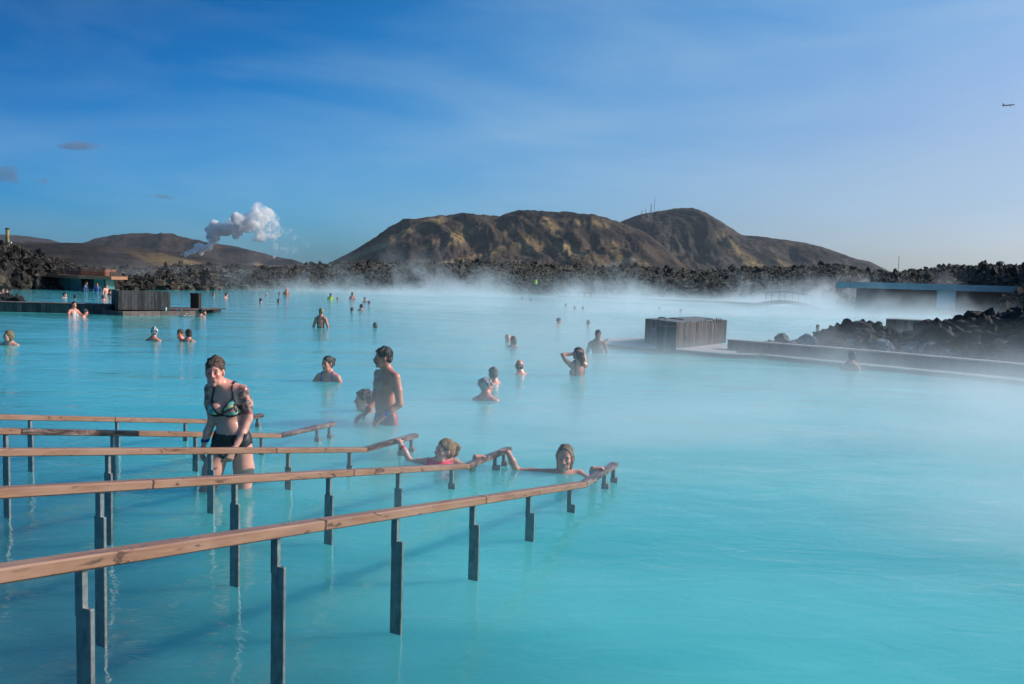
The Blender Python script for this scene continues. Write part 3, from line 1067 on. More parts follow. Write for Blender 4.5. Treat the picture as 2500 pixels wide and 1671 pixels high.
root = empty('long_plank_wall', wallp[0])
tag(root, 'long low wall of dark upright planks with a pale cap, right side', 'wall')
for i in range(3):
    p, q = wallp[i] - wallp[0], wallp[i + 1] - wallp[0]
    dv = (q - p)
    ins = Vector((dv.y, -dv.x, 0)).normalized()
    a_ = math.atan2(dv.y, dv.x)
    MB().box((p + q) / 2 + ins * 0.17 + Vector((0, 0, 0.0)), (dv.length, 0.20, 0.62), a_).build('core', M['core'], root)
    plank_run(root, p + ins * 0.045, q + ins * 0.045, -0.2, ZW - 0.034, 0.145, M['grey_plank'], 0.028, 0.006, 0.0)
    nb = max(1, round(dv.length / 2.4))
    for k in range(nb):
        MB().bar(p.lerp(q, k / nb) + ins * 0.14 + Vector((0, 0, ZW - 0.016)), p.lerp(q, (k + 1) / nb - 0.003) + ins * 0.14 + Vector((0, 0, ZW - 0.016)), 0.28, 0.034, 0.005).build('cap_board', M['grey_plank_h'], root)

# box house
cL, cF, cR = plan(wp(1574, 836, ZD)), plan(wp(1648, 850, ZD)), plan(wp(1771, 836, ZD))
cB = cL + (cR - cF)
ZB = 0.80
root = empty('plank_box_house', (cF.x, cF.y, ZD - 0.02))
tag(root, 'big weathered plank box with two handles on top, on the right deck', 'box')
l, r, b = cL - cF, cR - cF, cB - cF
hB = ZB - ZD
ins = (l + r) / 2 * 0.05
MB().poly([(0.02, 0.06), tuple((r * 0.985 + l * 0.03)[:2]), tuple((b * 0.97)[:2]), tuple((l * 0.985 + r * 0.03)[:2])], 0.0, hB - 0.02).build('core', M['core'], root)
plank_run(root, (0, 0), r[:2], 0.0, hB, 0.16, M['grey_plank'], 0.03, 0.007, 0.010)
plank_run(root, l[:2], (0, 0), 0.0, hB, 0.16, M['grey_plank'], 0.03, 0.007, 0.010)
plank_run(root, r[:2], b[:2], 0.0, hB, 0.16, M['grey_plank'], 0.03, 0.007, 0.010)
cen = (r + l) / 2
MB().poly([tuple((cen + (p - cen) * 0.97)[:2]) for p in (Vector(), r, b, l)], hB - 0.015, hB + 0.012).build('roof_sheet', M['roof_grey'], root)
# raised lid in the middle of the roof
MB().poly([tuple((cen * 1.1 + (p - cen) * 0.45)[:2]) for p in (Vector(), r, b, l)], hB + 0.013, hB + 0.04).build('roof_hatch', M['roof_grey'], root)
for (x0, x1, yy) in ((1607, 1625, 781), (1722, 1742, 784.5)):
    a_, b_ = wp(x0, yy, ZB), wp(x1, yy + 0.4, ZB)
    o_ = root.location
    a_, b_ = a_ - Vector(o_), b_ - Vector(o_)
    a_.z = b_.z = hB
    up = Vector((0, 0, 0.085))
    s_ = (b_ - a_) * 0.12
    MB().tube([a_, a_ + up * 0.75, a_ + up + s_, b_ + up - s_, b_ + up * 0.75, b_], 0.017, 8).build('handle', M['pipe'], root, True)
for px in (1749.5, 1755, 1760.5):
    a_ = wp(px, 787, ZB) - Vector(root.location)
    MB().tube([(a_.x, a_.y, hB), (a_.x, a_.y, hB + 0.145)], 0.016, 8).build('vent_pipe', M['pipe'], root, True)
# the column that stands at the near corner, in front of a dark recess
cc = plan(wp(1628, 856, ZD)) - plan(root.location)
rd, ld = r.normalized(), l.normalized()
MB().box((cc.x, cc.y + 0.17, 0.31), (0.40, 0.34, 0.64), 0.05).build('column_core', M['core'], root)
plank_run(root, (cc.x - 0.205, cc.y - 0.02), (cc.x + 0.205, cc.y + 0.0), -0.03, 0.64, 0.10, M['grey_plank'], 0.025, 0.005, 0.003)
plank_run(root, (cc.x + 0.215, cc.y + 0.0), (cc.x + 0.205, cc.y + 0.34), -0.03, 0.64, 0.10, M['grey_plank'], 0.025, 0.005, 0.003)
# pale bather-like emblem on the left face
em = MB()
e0 = l * 0.68
fn = Vector((ld.y, -ld.x, 0))
if fn.y > 0:
    fn = -fn


def ep(u, w_):
    return e0 - ld * u + fn * 0.024 + Vector((0, 0, w_))


for pts in (((-.10, .46), (0.0, .42), (.10, .47)), ((0.0, .42), (.02, .33), (-.02, .27)), ((.05, .44), (.10, .36), (.10, .28)), ((.04, .45), (.09, .50))):
    for a_, b_ in zip(pts, pts[1:]):
        em.bar(ep(*a_), ep(*b_), 0.022, 0.006, 0, fn)
em.build('emblem', m_plain('pale_emblem', (0.32, 0.42, 0.48), 0.6), root)

# second box behind the rocks
s0, s1 = plan(wp(2177, 822)), plan(wp(2290, 828))
root = empty('far_plank_box', s0)
tag(root, 'smaller grey plank box standing behind the lava rocks on the right', 'box')
dv = s1 - s0
MB().box(dv / 2 + Vector((0, 0.6, 0.30)), (dv.length - 0.06, 1.1, 0.74), math.atan2(dv.y, dv.x)).build('core', M['core'], root)
plank_run(root, (0, 0), dv[:2], -0.1, 0.69, 0.14, M['grey_plank'], 0.03, 0.006, 0.006)
MB().bar(Vector((-0.03, 0.5, 0.70)), dv + Vector((0.0, 0.5, 0.70)), 1.1, 0.03, 0.004).build('cap_board', M['grey_plank_h'], root)

# ---- right: brick building with flat roof -------------------------------------------------
bD = 60.0
bl, br = plan(at(2128, 760, bD)), plan(at(2640, 780, bD - 2))
zt0, zt1 = at(2109, 689, bD).z, at(2109, 704, bD).z
org = bl.copy()
root = empty('brick_building', org)
tag(root, 'low dark red brick building with flat pale roof, right shore', 'building')
dv = br - bl
a_ = math.atan2(dv.y, dv.x)
nb_ = Vector((-math.sin(a_), math.cos(a_), 0))
ux = dv.normalized()


def bpt(px):
    e = on_plane(px, 740, bl, nb_)
    return (plan(e) - bl).dot(ux)


def wall_piece(name, u0, u1, z0, z1, m, out=0.0, th=0.3):
    MBx = MB().box((0, 0, 0), (u1 - u0, th, z1 - z0))
    o = MBx.build(name, m, root)
    o.location = ux * ((u0 + u1) / 2) + nb_ * (th / 2 - out) + Vector((0, 0, (z0 + z1) / 2))
    o.rotation_euler = (0, 0, a_)
    return o


u0, u1 = bpt(2286), bpt(2333)
zdt, zdb, zlb, zlt = at(2310, 707.5, bD).z, at(2310, 752.5, bD).z, at(2310, 762, bD).z, at(2310, 756, bD).z
Ub = bpt(2148)
wall_piece('wall', Ub, u0, -0.5, zt1 - 0.002, M['brick'])
wall_piece('wall', u1, dv.length, -0.5, zt1 - 0.002, M['brick'])
wall_piece('wall', u0, u1, zdt, zt1 - 0.002, M['brick'])
wall_piece('wall', u0, u1, -0.5, zlb, M['brick'])
wd = wall_piece('window', u0 + 0.003, u1 - 0.003, zdb, zdt - 0.003, M['white'], -0.05, 0.06)  # white paint stands in for bright haze mirrored in the glass
wall_piece('window_sill', u0 - 0.05, u1 + 0.05, zlt, zdb - 0.002, M['pipe'], 0.06, 0.2)
wall_piece('panel', u0 + 0.35, u1 - 0.18, zlb + 0.002, zlt - 0.002, M['white'], -0.05, 0.06)
wall_piece('door_jamb', u1 + 0.02, u1 + 0.14, zlb, zdt, M['core'], 0.03, 0.1)
RL = bpt(2109)
rf = wall_piece('roof', RL, dv.length + 0.5, zt1, zt0, M['concrete'], 0.6, 9.0)
wall_piece('side_wall', Ub + 0.001, Ub + 0.3, -0.5, zt1 - 0.004, M['brick'], -0.32, 6.0)

# ---- bridges and causeway --------------------------------------------------------------------
M['bridge'] = m_wood('red_brown_bridge', (0.13, 0.035, 0.028), (0.22, 0.075, 0.055), (1, 10, 10), 0.8, vary=0.1)
M['far_dark'] = m_plain('dark_stone', (0.045, 0.042, 0.042), 0.9, 0, 2.0, 0.35)


def arch_bridge(px0, px1, apex_px, yends, yapex, dep, label, rail_from, rail_to):
    e0, e1 = at(px0, yends[0], dep), at(px1, yends[1], dep)
    ap = at(apex_px, yapex, dep)
    org_ = Vector((e0.x, dep, 0))
    root = empty('arched_bridge', org_)
    tag(root, label, 'bridge', 'arched footbridges')
    n_ = 22
    top = []
    for i in range(n_ + 1):
        u = i / n_
        x = e0.x + (e1.x - e0.x) * u
        ua = (ap.x - e0.x) / (e1.x - e0.x)
        s_ = math.sin(math.pi / 2 * min(1, u / ua)) if u < ua else math.cos(math.pi / 2 * min(1, (u - ua) / (1 - ua)))
        base_z = e0.z + (e1.z - e0.z) * u
        z = base_z + (ap.z - (e0.z + (e1.z - e0.z) * ua)) * s_
        top.append(Vector((x - org_.x, 0, z)))
    for i in range(n_):
        a, b = top[i], top[i + 1]
        MB().bar(a + Vector((0, 0.9, 0)), b + Vector((0, 0.9, 0)) - (b - a) * 0.02, 1.6, 0.06).build('deck_board', M['bridge'], root)
    for yy in (0.0, 1.8):
        mb = MB()
        for i in range(n_):
            mb.bar(top[i] + Vector((0, yy, -0.13)), top[i + 1] + Vector((0, yy, -0.13)), 0.10, 0.36)
        mb.build('side_beam', M['bridge'], root)
    r0, r1 = int(rail_from * n_), int(rail_to * n_)
    for yy in (0.05, 1.75):
        for i in range(r0, r1 + 1, 4):
            MB().tube([top[i] + Vector((0, yy, 0)), top[i] + Vector((0, yy, 0.95))], 0.02, 6).build('rail_post', M['far_dark'], root)
        MB().tube([top[i] + Vector((0, yy, 0.95)) for i in range(r0, r1 + 1, 2)], 0.02, 6).build('hand_rail', M['far_dark'], root)
    return root


BR1 = 100.0
arch_bridge(1243, 1372, 1297, (720, 727), 712, BR1, 'arched red brown footbridge under the person in the yellow vest', 0.1, 0.9)
arch_bridge(1850, 2030, 1930, (745, 762), 736, 82.0, 'arched footbridge fading into the steam near the brick building', 0.2, 0.75)
cw = [wp(1372, 728), wp(1420, 730), wp(1500, 732), wp(1640, 738), wp(1760, 742), wp(1850, 748)]
root = empty('stone_causeway', plan(cw[0]))
tag(root, 'low dark stone causeway between the two footbridges', 'causeway')
for a, b in zip(cw, cw[1:]):
    a, b = plan(a) - root.location, plan(b) - root.location
    MB().bar(a + Vector((0, 0.8, 0.02)), b + Vector((0, 0.8, 0.02)), 1.6, 0.5, 0.03).build('stone_slab', M['far_dark'], root)
a, b = plan(wp(1412, 731)), plan(wp(1445, 732))
root = empty('causeway_bench', a + Vector((0, 0.8, 0.28)))
tag(root, 'small timber bench box standing on the low dark causeway', 'bench')
for s_ in (0.05, 0.5, 0.95):
    c = (b - a) * s_
    MB().box((c.x, c.y, 0.20), (0.09, 0.5, 0.42)).build('leg', M['dark_plank'], root)
MB().bar(Vector((0, 0, 0.44)), (b - a) + Vector((0, 0, 0.44)), 0.6, 0.07).build('seat', M['grey_plank'], root)

# ---- far masts, chimney, vent pipe, sheds, aeroplane ---------------------------------------------


def mast(px, ytop, ybot, dep, rad, label, arms, group=None):
    p0, p1 = at(px, ybot, dep), at(px, ytop, dep)
    root = empty('radio_mast', p0)
    tag(root, label, 'mast', group)
    h = p1.z - p0.z
    MB().tube([(0, 0, -8), (0, 0, h * 0.5), (0, 0, h)], rad, 6, rad * 0.5).build('pole', M['pipe'], root)
    for u, w_ in arms:
        MB().box((0, 0, h * u), (w_, w_ * 0.5, h * 0.05)).build('antenna', M['pipe'], root)


gm = 'masts on the hill top'
mast(1597, 481, 520, 2480, 0.7, 'tallest thin mast on the hill top', [(0.5, 2.2), (0.75, 2.0)], gm)
mast(1589, 499, 521, 2480, 1.5, 'stout mast beside the tallest mast on the hill top', [(0.3, 4.5), (0.55, 4.2), (0.95, 3.6)], gm)
mast(1609, 508, 520, 2480, 0.7, 'short mast right of the tallest mast on the hill top', [(0.6, 2.5)], gm)
mast(1576, 508, 523, 2480, 0.7, 'short thin mast left of the stout hill-top mast', [(0.7, 2.2)], gm)
mast(1567, 513, 526, 2480, 0.9, 'leftmost and lowest mast on the hill top', [(0.6, 3.6)], gm)
mast(2192, 626, 672, 1300, 0.55, 'lone pale mast rising from the gap in the lava at right', [(0.55, 1.4), (0.95, 1.3)])
p0, p1 = at(446, 668, 900), at(446, 634, 900)
root = empty('steam_chimney', p0)
tag(root, 'thin dark chimney that blows the white steam plume', 'chimney')
h = p1.z - p0.z
MB().tube([(0, 0, -2), (0, 0, h)], 0.62, 10, 0.5).build('stack', M['dark_plank'], root, True)
MB().tube([(0, 0, h - 0.8), (0, 0, h + 0.1)], 0.75, 10).build('collar', M['pipe'], root, True)
for px, w_ in ((474, 5.0), (487, 3.2)):
    p = at(px, 651, 880)
    root = empty('white_shed', p)
    tag(root, 'tiny white shed just right of the steam chimney' if px == 474 else 'second tiny white shed, farther right of the steam chimney', 'shed')
    MB().box((0, 0, 0.4), (w_, 4, 2.6)).build('wall', M['white'], root)
    mb = MB()
    mb.bar((-w_ / 2 - 0.2, -1.0, 2.0), (w_ / 2 + 0.2, -1.0, 2.0), 2.6, 0.15, 0, (0, -0.5, 1))
    mb.bar((-w_ / 2 - 0.2, 1.0, 2.0), (w_ / 2 + 0.2, 1.0, 2.0), 2.6, 0.15, 0, (0, 0.5, 1))
    mb.build('roof', M['concrete'], root)
p0 = at(19, 606, 79)
root = empty('vent_pipe_tower', p0)
tag(root, 'yellowed upright vent pipe on the lava at the left edge', 'pipe')
h = at(19, 558, 79).z - p0.z
M['yellow_pipe'] = m_plain('rusty_yellow_pipe', (0.30, 0.24, 0.09), 0.7, 0.2, 4, 0.45)
MB().tube([(0, 0, -0.8), (0, 0, h * 0.5), (0, 0, h)], 0.165, 14).build('pipe', M['yellow_pipe'], root, True)
MB().tube([(0, 0, h - 0.10), (0, 0, h + 0.03)], 0.195, 14).build('rim', M['dark_plank'], root, True)
MB().box((0.28, -0.05, h * 0.28), (0.25, 0.14, 0.12)).build('bracket', M['white'], root)
for zz in (0.55, 0.68):
    MB().box((0.2, 0, h * zz), (0.14, 0.06, 0.04)).build('bracket', M['pipe'], root)

pl_ = at(2463, 257, 3000)
root = empty('aeroplane', pl_)
tag(root, 'small aeroplane climbing in the sky at upper right', 'aeroplane')
M['plane'] = m_plain('aeroplane_skin', (0.16, 0.17, 0.24), 0.4, 0.3, 0.2, 0.1)
M['plane_tail'] = m_plain('aeroplane_tail', (0.22, 0.08, 0.16), 0.4, 0.3, 0.2, 0.1)
MB().tube([(-26, 0, 0), (-22, 0, 0.2), (-14, 0, 0), (16, 0, 0), (22, 0, -0.2), (25, 0, -0.6)], 2.3, 10).build('fuselage', M['plane'], root, True)
wv = MB()
wv.bm.faces.new([wv.bm.verts.new(p) for p in ((3, -2, -0.8), (-5, -2, -0.8), (-13, -24, 1.2), (-9.5, -24, 1.2))])
wv.bm.faces.new([wv.bm.verts.new(p) for p in ((3, 2, -0.8), (-5, 2, -0.8), (-13, 24, 1.2), (-9.5, 24, 1.2))])
bmesh.ops.solidify(wv.bm, geom=wv.bm.faces[:], thickness=0.7)
wv.build('wing', M['plane'], root)
tv = MB()
tv.bm.faces.new([tv.bm.verts.new(p) for p in ((-18, 0, 1.5), (-25, 0, 1.5), (-28.5, 0, 8.5), (-25.5, 0, 8.5))])
tv.bm.faces.new([tv.bm.verts.new(p) for p in ((-20, -1, 0.5), (-25, -1, 0.5), (-27, -9, 1), (-25, -9, 1))])
tv.bm.faces.new([tv.bm.verts.new(p) for p in ((-20, 1, 0.5), (-25, 1, 0.5), (-27, 9, 1), (-25, 9, 1))])
bmesh.ops.solidify(tv.bm, geom=tv.bm.faces[:], thickness=0.6)
tv.build('tail', M['plane_tail'], root)
for yy in (-8, 8):
    MB().tube([(3, yy, -2.6), (-1.5, yy, -2.6)], 1.5, 10, 1.2).build('engine', M['plane'], root, True)
root.rotation_euler = (0.25, -math.radians(11 - 1.75), math.radians(12))

# ---- lava rocks: right bank, islets -----------------------------------------------------------------
t = NT('silica_rock')
v = t.coord()
f1 = t.noise(v, 3.0, 6, 0.65)
M['silica'] = t.set(color=t.mix(t.rng(f1, 0.35, 0.65), (0.04, 0.042, 0.046), (0.30, 0.33, 0.36)), rough=0.9, normal=t.bump(f1, 0.7, 0.06))
ROCKS = [rock_mesh('rock', 20 + s_, 4, 0.75, 0.95) for s_ in range(9)]
SIL = [rock_mesh('rock', 40 + s_, 3, 0.7, 0.8) for s_ in range(4)]
for r_ in ROCKS:
    r_.materials.append(M['lava_black'])
for r_ in SIL:
    r_.materials.append(M['silica'])


def rock_part(root, pool, loc, s, tall=1.0):
    o = mesh_obj('rock', random.choice(pool), None, root)
    o.location = loc
    o.rotation_euler = (random.uniform(-.35, .35), random.uniform(-.35, .35), random.uniform(0, 6.28))
    o.scale = (s * random.uniform(0.8, 1.2), s * random.uniform(0.8, 1.2), s * tall * random.uniform(0.8, 1.2))
    return o


CR = [(1878, 838), (1900, 824), (1934, 826), (1950, 818), (1970, 803), (1992, 828), (2012, 838), (2030, 801), (2060, 807), (2085, 800), (2110, 796), (2125, 790),
      (2140, 807), (2160, 807), (2180, 816), (2247, 823), (2257, 802), (2290, 779), (2330, 787), (2352, 786), (2368, 799), (2385, 785), (2436, 766),
      (2470, 762), (2500, 755), (2600, 742), (2700, 735)]
DF = [(1878, 21.6), (2000, 20.6), (2200, 19.6), (2440, 18.2), (2700, 16.8)]
c0 = plan(at(2250, 850, 21.5))
root = empty('lava_bank', c0)
tag(root, 'jagged bank of dark lava rocks behind the long wall on the right', 'rocks')
px = 1884.0
while px < 2690:
    dfr = np.interp(px, *zip(*DF))
    for j in range(5):
        pxx = px + random.uniform(-9, 9)
        yc = float(np.interp(pxx, *zip(*CR)))
        dep = dfr + 0.5 + 0.75 * j + random.uniform(-.2, .2)
        zc = CAM_H - (yc - horizon_y(pxx)) / FOCAL * dep
        zt = zc * (0.45 + 0.55 * (j / 4.0)) if zc > 0.25 else zc
        s_ = random.uniform(0.17, 0.30) * (1.0 + 0.25 * (zt > 0.6))
        if pxx < 2010:
            s_ *= 0.62
            if j > 2:
                continue
        x_ = (pxx - IMG_W / 2) / FOCAL * dep
        tall = random.choice((0.7, 1.0, 1.6, 2.1))
        rock_part(root, ROCKS, Vector((x_, dep, zt - s_ * tall * 1.55)) - c0, s_, tall)
        if zt > 0.55:
            rock_part(root, ROCKS, Vector((x_ + random.uniform(-.15, .15), dep, zt - 0.70)) - c0, s_ * 1.35)
    px += 19.5
for k in range(14):
    pxx = random.choice((random.uniform(2110, 2330), random.uniform(1890, 2330)))
    dep = float(np.interp(pxx, *zip(*DF))) + random.uniform(0.3, 0.8)
    s_ = random.uniform(0.06, 0.17)
    rock_part(root, SIL, Vector(((pxx - IMG_W / 2) / FOCAL * dep, dep, random.uniform(0.22, 0.46))) - c0, s_)
# bank core under the rocks
mb = MB()
cp = []
for pxx in range(1890, 2720, 40):
    dfr = float(np.interp(pxx, *zip(*DF)))
    yc = float(np.interp(pxx, *zip(*CR)))
    zc = max(0.05, 0.62 * (CAM_H - (yc - horizon_y(pxx)) / FOCAL * (dfr + 3.5)))
    row = []
    for j, (dd, zz) in enumerate(((0.2, -0.3), (0.9, 0.35 * zc), (2.2, 0.75 * zc), (3.6, zc), (5.0, 0.4 * zc), (6.2, -0.4))):
        row.append(mb.bm.verts.new(Vector(((pxx - IMG_W / 2) / FOCAL * (dfr + dd), dfr + dd, zz)) - c0))
    cp.append(row)
for a, b in zip(cp, cp[1:]):
    for j in range(5):
        mb.bm.faces.new((a[j], b[j], b[j + 1], a[j + 1]))
mb.build('bank_core', M['lava_black'], root)

c0 = plan(wp(10, 741))
root = empty('lava_islet', c0)
tag(root, 'small dark lava islet behind the plank wall at the left edge', 'rocks')
for k in range(16):
    pxx = random.uniform(-60, 46)
    rock_part(root, ROCKS, plan(at(pxx, 735, 36 + random.uniform(-.8, .8))) - c0 + Vector((0, 0, 0.03 if pxx > 25 else 0.13)), random.uniform(0.16, 0.27))
c0 = plan(wp(1130, 716))
root = empty('lava_spit', c0)
tag(root, 'low dark spit of lava rocks left of the arched footbridge', 'rocks')
for k in range(46):
    u = random.random()
    pxx = 1065 + u * 150
    dep = 98 + random.uniform(-2.0, 2.0)
    rock_part(root, ROCKS, plan(at(pxx, 716, dep)) - c0 + Vector((0, 0, 0.35 * (1 - u))), random.uniform(0.35, 0.75) * (1.15 - 0.6 * u))
# ================================================================== people: smooth-blended bodies on a signed distance grid
class Field:
    """union of tapered capsules and ellipsoids, smoothly blended; every primitive carries a colour key"""

    def __init__(self, lo, hi, res):
        self.lo = np.array(lo, float)
        self.res = res
        self.n = np.ceil((np.array(hi, float) - self.lo) / res).astype(int) + 1
        self.d = np.full(self.n, 1.0, np.float32)
        self.ax = [self.lo[i] + np.arange(self.n[i]) * res for i in range(3)]

    def _win(self, lo, hi, pad):
        a = np.clip(np.floor((np.asarray(lo) - pad - self.lo) / self.res).astype(int), 0, self.n)
        b = np.clip(np.ceil((np.asarray(hi) + pad - self.lo) / self.res).astype(int) + 1, 0, self.n)
        if np.any(b <= a):
            return None
        sl = tuple(slice(a[i], b[i]) for i in range(3))
        g = np.meshgrid(*[self.ax[i][sl[i]] for i in range(3)], indexing='ij')
        return sl, g

    def _merge(self, sl, e, k, sub=False):
        d = self.d[sl]
        if sub:
            e = -e
            h = np.clip(0.5 - 0.5 * (d - e) / k, 0, 1)
            self.d[sl] = d * (1 - h) + e * h + k * h * (1 - h)
        else:
            h = np.clip(0.5 + 0.5 * (e - d) / k, 0, 1)
            self.d[sl] = e * (1 - h) + d * h - k * h * (1 - h)

    def cap(self, a, b, r1, r2=None, k=0.02, sub=False):
        r2 = r1 if r2 is None else r2
        a, b = np.asarray(a, float), np.asarray(b, float)
        m = max(r1, r2) + k + 3 * self.res
        w = self._win(np.minimum(a, b), np.maximum(a, b), m)
        if w is None:
            return self
        sl, (X, Y, Z) = w
        ab = b - a
        t = np.clip(((X - a[0]) * ab[0] + (Y - a[1]) * ab[1] + (Z - a[2]) * ab[2]) / max(1e-9, ab @ ab), 0, 1)
        e = np.sqrt((X - a[0] - t * ab[0]) ** 2 + (Y - a[1] - t * ab[1]) ** 2 + (Z - a[2] - t * ab[2]) ** 2) - (r1 + (r2 - r1) * t)
        self._merge(sl, e, k, sub)
        return self

    def ell(self, c, r, k=0.02, R=None, sub=False):
        c, r = np.asarray(c, float), np.asarray(r, float)
        m = r.max() + k + 3 * self.res
        w = self._win(c, c, m)
        if w is None:
            return self
        sl, (X, Y, Z) = w
        X, Y, Z = X - c[0], Y - c[1], Z - c[2]
        if R is not None:
            X, Y, Z = (R[0][0] * X + R[1][0] * Y + R[2][0] * Z, R[0][1] * X + R[1][1] * Y + R[2][1] * Z, R[0][2] * X + R[1][2] * Y + R[2][2] * Z)
        k0 = np.sqrt((X / r[0]) ** 2 + (Y / r[1]) ** 2 + (Z / r[2]) ** 2)
        k1 = np.sqrt((X / r[0] ** 2) ** 2 + (Y / r[1] ** 2) ** 2 + (Z / r[2] ** 2) ** 2) + 1e-9
        self._merge(sl, k0 * (k0 - 1) / k1, k, sub)
        return self

    def chain(self, pts, rads, k=0.02):
        for a, b, r1, r2 in zip(pts, pts[1:], rads, rads[1:]):
            self.cap(a, b, r1, r2, k)
        return self

    def mesh(self):
        """surface nets"""
        d = self.d
        s = d < 0
        c = (slice(None, -1), slice(1, None))
        cnt = np.zeros(np.array(d.shape) - 1, np.float32)
        acc = np.zeros((*cnt.shape, 3), np.float32)
        off = [(i, j, k) for i in (0, 1) for j in (0, 1) for k in (0, 1)]
        for p in off:
            for ax_ in range(3):
                if p[ax_]:
                    continue
                q = list(p)
                q[ax_] = 1
                A = d[c[p[0]], c[p[1]], c[p[2]]]
                B = d[c[q[0]], c[q[1]], c[q[2]]]
                x = (A < 0) != (B < 0)
                t = np.where(x, A / np.where(x, A - B, 1), 0)
                cnt += x
                for i in range(3):
                    acc[..., i] += np.where(x, p[i] + (t if i == ax_ else 0), 0)
        act = cnt > 0
        idx = np.full(cnt.shape, -1, np.int64)
        idx[act] = np.arange(act.sum())
        cell = np.argwhere(act)
        V = (cell + acc[act] / cnt[act][:, None]) * self.res + self.lo
        F = []
        for ax_ in range(3):
            o = [i for i in range(3) if i != ax_]
            sh = [slice(1, -1)] * 3
            sh[ax_] = slice(0, -1)
            sh2 = list(sh)
            sh2[ax_] = slice(1, None)
            a_in = s[tuple(slice(1, n - 1) if i != ax_ else slice(0, n - 1) for i, n in enumerate(d.shape))]
            b_in = s[tuple(slice(1, n - 1) if i != ax_ else slice(1, n) for i, n in enumerate(d.shape))]
            x = a_in != b_in
            P = np.argwhere(x)
            if len(P) == 0:
                continue
            base = P.copy()
            base[:, o[0]] += 1
            base[:, o[1]] += 1
            u, v = np.zeros(3, int), np.zeros(3, int)
            u[o[0]] = 1
            v[o[1]] = 1
            q = [idx[tuple((base - w).T)] for w in (0 * u, u, u + v, v)]
            Q = np.stack(q, -1)
            flip = a_in[x] if ax_ != 1 else ~a_in[x]
            Q = np.where(flip[:, None], Q, Q[:, ::-1])
            F.append(Q)
        F = np.concatenate(F)
        F = F[(F >= 0).all(1)]
        # smooth once to take the stair-steps off
        for _ in range(2):
            S = np.zeros_like(V)
            nn = np.zeros(len(V))
            for i in range(4):
                np.add.at(S, F[:, i], V[F[:, (i + 1) % 4]])
                np.add.at(nn, F[:, i], 1)
            V = V * 0.55 + 0.45 * S / np.maximum(nn, 1)[:, None]
        return V, F


def rotz(a):
    return np.array([[math.cos(a), -math.sin(a), 0], [math.sin(a), math.cos(a), 0], [0, 0, 1]])


def rotx(a):
    return np.array([[1, 0, 0], [0, math.cos(a), -math.sin(a)], [0, math.sin(a), math.cos(a)]])


def roty(a):
    return np.array([[math.cos(a), 0, math.sin(a)], [0, 1, 0], [-math.sin(a), 0, math.cos(a)]])


def head(F, c, turn=0.0, pitch=0.0, tilt=0.0, s=1.0, neck=None, nr=0.052, jaw=1.0, ears=True):
    """a head whose middle (ear height) is at c, facing -Y before it is turned; returns its frame"""
    R = rotz(turn) @ roty(tilt) @ rotx(pitch)
    c = np.asarray(c, float)

    def P(*p):
        return c + s * (R @ np.array(p))
    F.ell(P(0, .014, .042), np.array((.074, .096, .086)) * s, .02, R)
    F.ell(P(0, -.030, -.030), np.array((.058 * jaw, .062, .082)) * s, .025, R)
    F.cap(P(-.030 * jaw, -.040, -.082), P(.030 * jaw, -.040, -.082), .026 * s, None, .02)
    F.ell(P(0, -.070, -.098), np.array((.020, .018, .018)) * s, .015, R)
    F.cap(P(-.040, -.074, .024), P(.040, -.074, .024), .014 * s, None, .012)
    for sx in (-1, 1):
        F.ell(P(sx * .040, -.060, -.022), np.array((.022, .024, .022)) * s, .015, R)
        F.ell(P(sx * .031, -.104, .004), np.array((.017, .018, .012)) * s, .010, R, True)
        F.ell(P(sx * .031, -.080, .004), np.array((.014, .013, .011)) * s, .004, R)
        if ears:
            F.ell(P(sx * .077, .010, -.002), np.array((.009, .018, .031)) * s, .006, R)
    F.cap(P(0, -.088, .016), P(0, -.112, -.024), .008 * s, .0125 * s, .008)
    F.cap(P(-.012, -.098, -.030), P(.012, -.098, -.030), .009 * s, None, .006)
    F.cap(P(-.020, -.087, -.060), P(.020, -.087, -.060), .0075 * s, None, .006)
    F.cap(P(-.017, -.084, -.071), P(.017, -.084, -.071), .0085 * s, None, .006)
    if neck is not None:
        F.cap(P(0, .022, -.045), neck, nr * s, nr * 1.06 * s, .03)
    return c, R, s


def hand(F, w, d, up, s=1.0, curl=0.5, thumb=1, spread=1.0):
    """palm from the wrist w along d; up is the back of the hand; fingers curl away from up"""
    w, d, up = np.asarray(w, float), np.asarray(d, float), np.asarray(up, float)
    d /= np.linalg.norm(d)
    up = up - d * (up @ d)
    up /= np.linalg.norm(up)
    sd = np.cross(d, up)
    pe = w + d * .085 * s
    for q in (-.028, -.010, .010, .028):
        F.cap(w + sd * q * .6 * s, pe + sd * q * s, .015 * s, .0125 * s, .012)
    lens = (.066, .080, .074, .056)
    for i, q in enumerate((.033, .011, -.011, -.032)):
        q *= thumb * spread
        a = pe + sd * q * s
        L = lens[i] * s
        c1 = curl * (0.8 + .1 * i)
        d1 = d * math.cos(c1) - up * math.sin(c1)
        b = a + d1 * L * .5 + sd * q * .15 * s
        d2 = d * math.cos(c1 * 2.2) - up * math.sin(c1 * 2.2)
        e = b + d2 * L * .5
        F.cap(a, b, .0098 * s, .009 * s, .005)
        F.cap(b, e, .009 * s, .0075 * s, .004)
    ta = w + d * .03 * s + sd * thumb * .030 * s
    tb = ta + (d * .6 + sd * thumb * .7 - up * .25) * .042 * s
    te = tb + (d * .85 + sd * thumb * .15 - up * .4) * .034 * s
    F.cap(ta, tb, .0135 * s, .0115 * s, .008)
    F.cap(tb, te, .0115 * s, .009 * s, .004)


# --- skin, hair and cloth -------------------------------------------------------------------


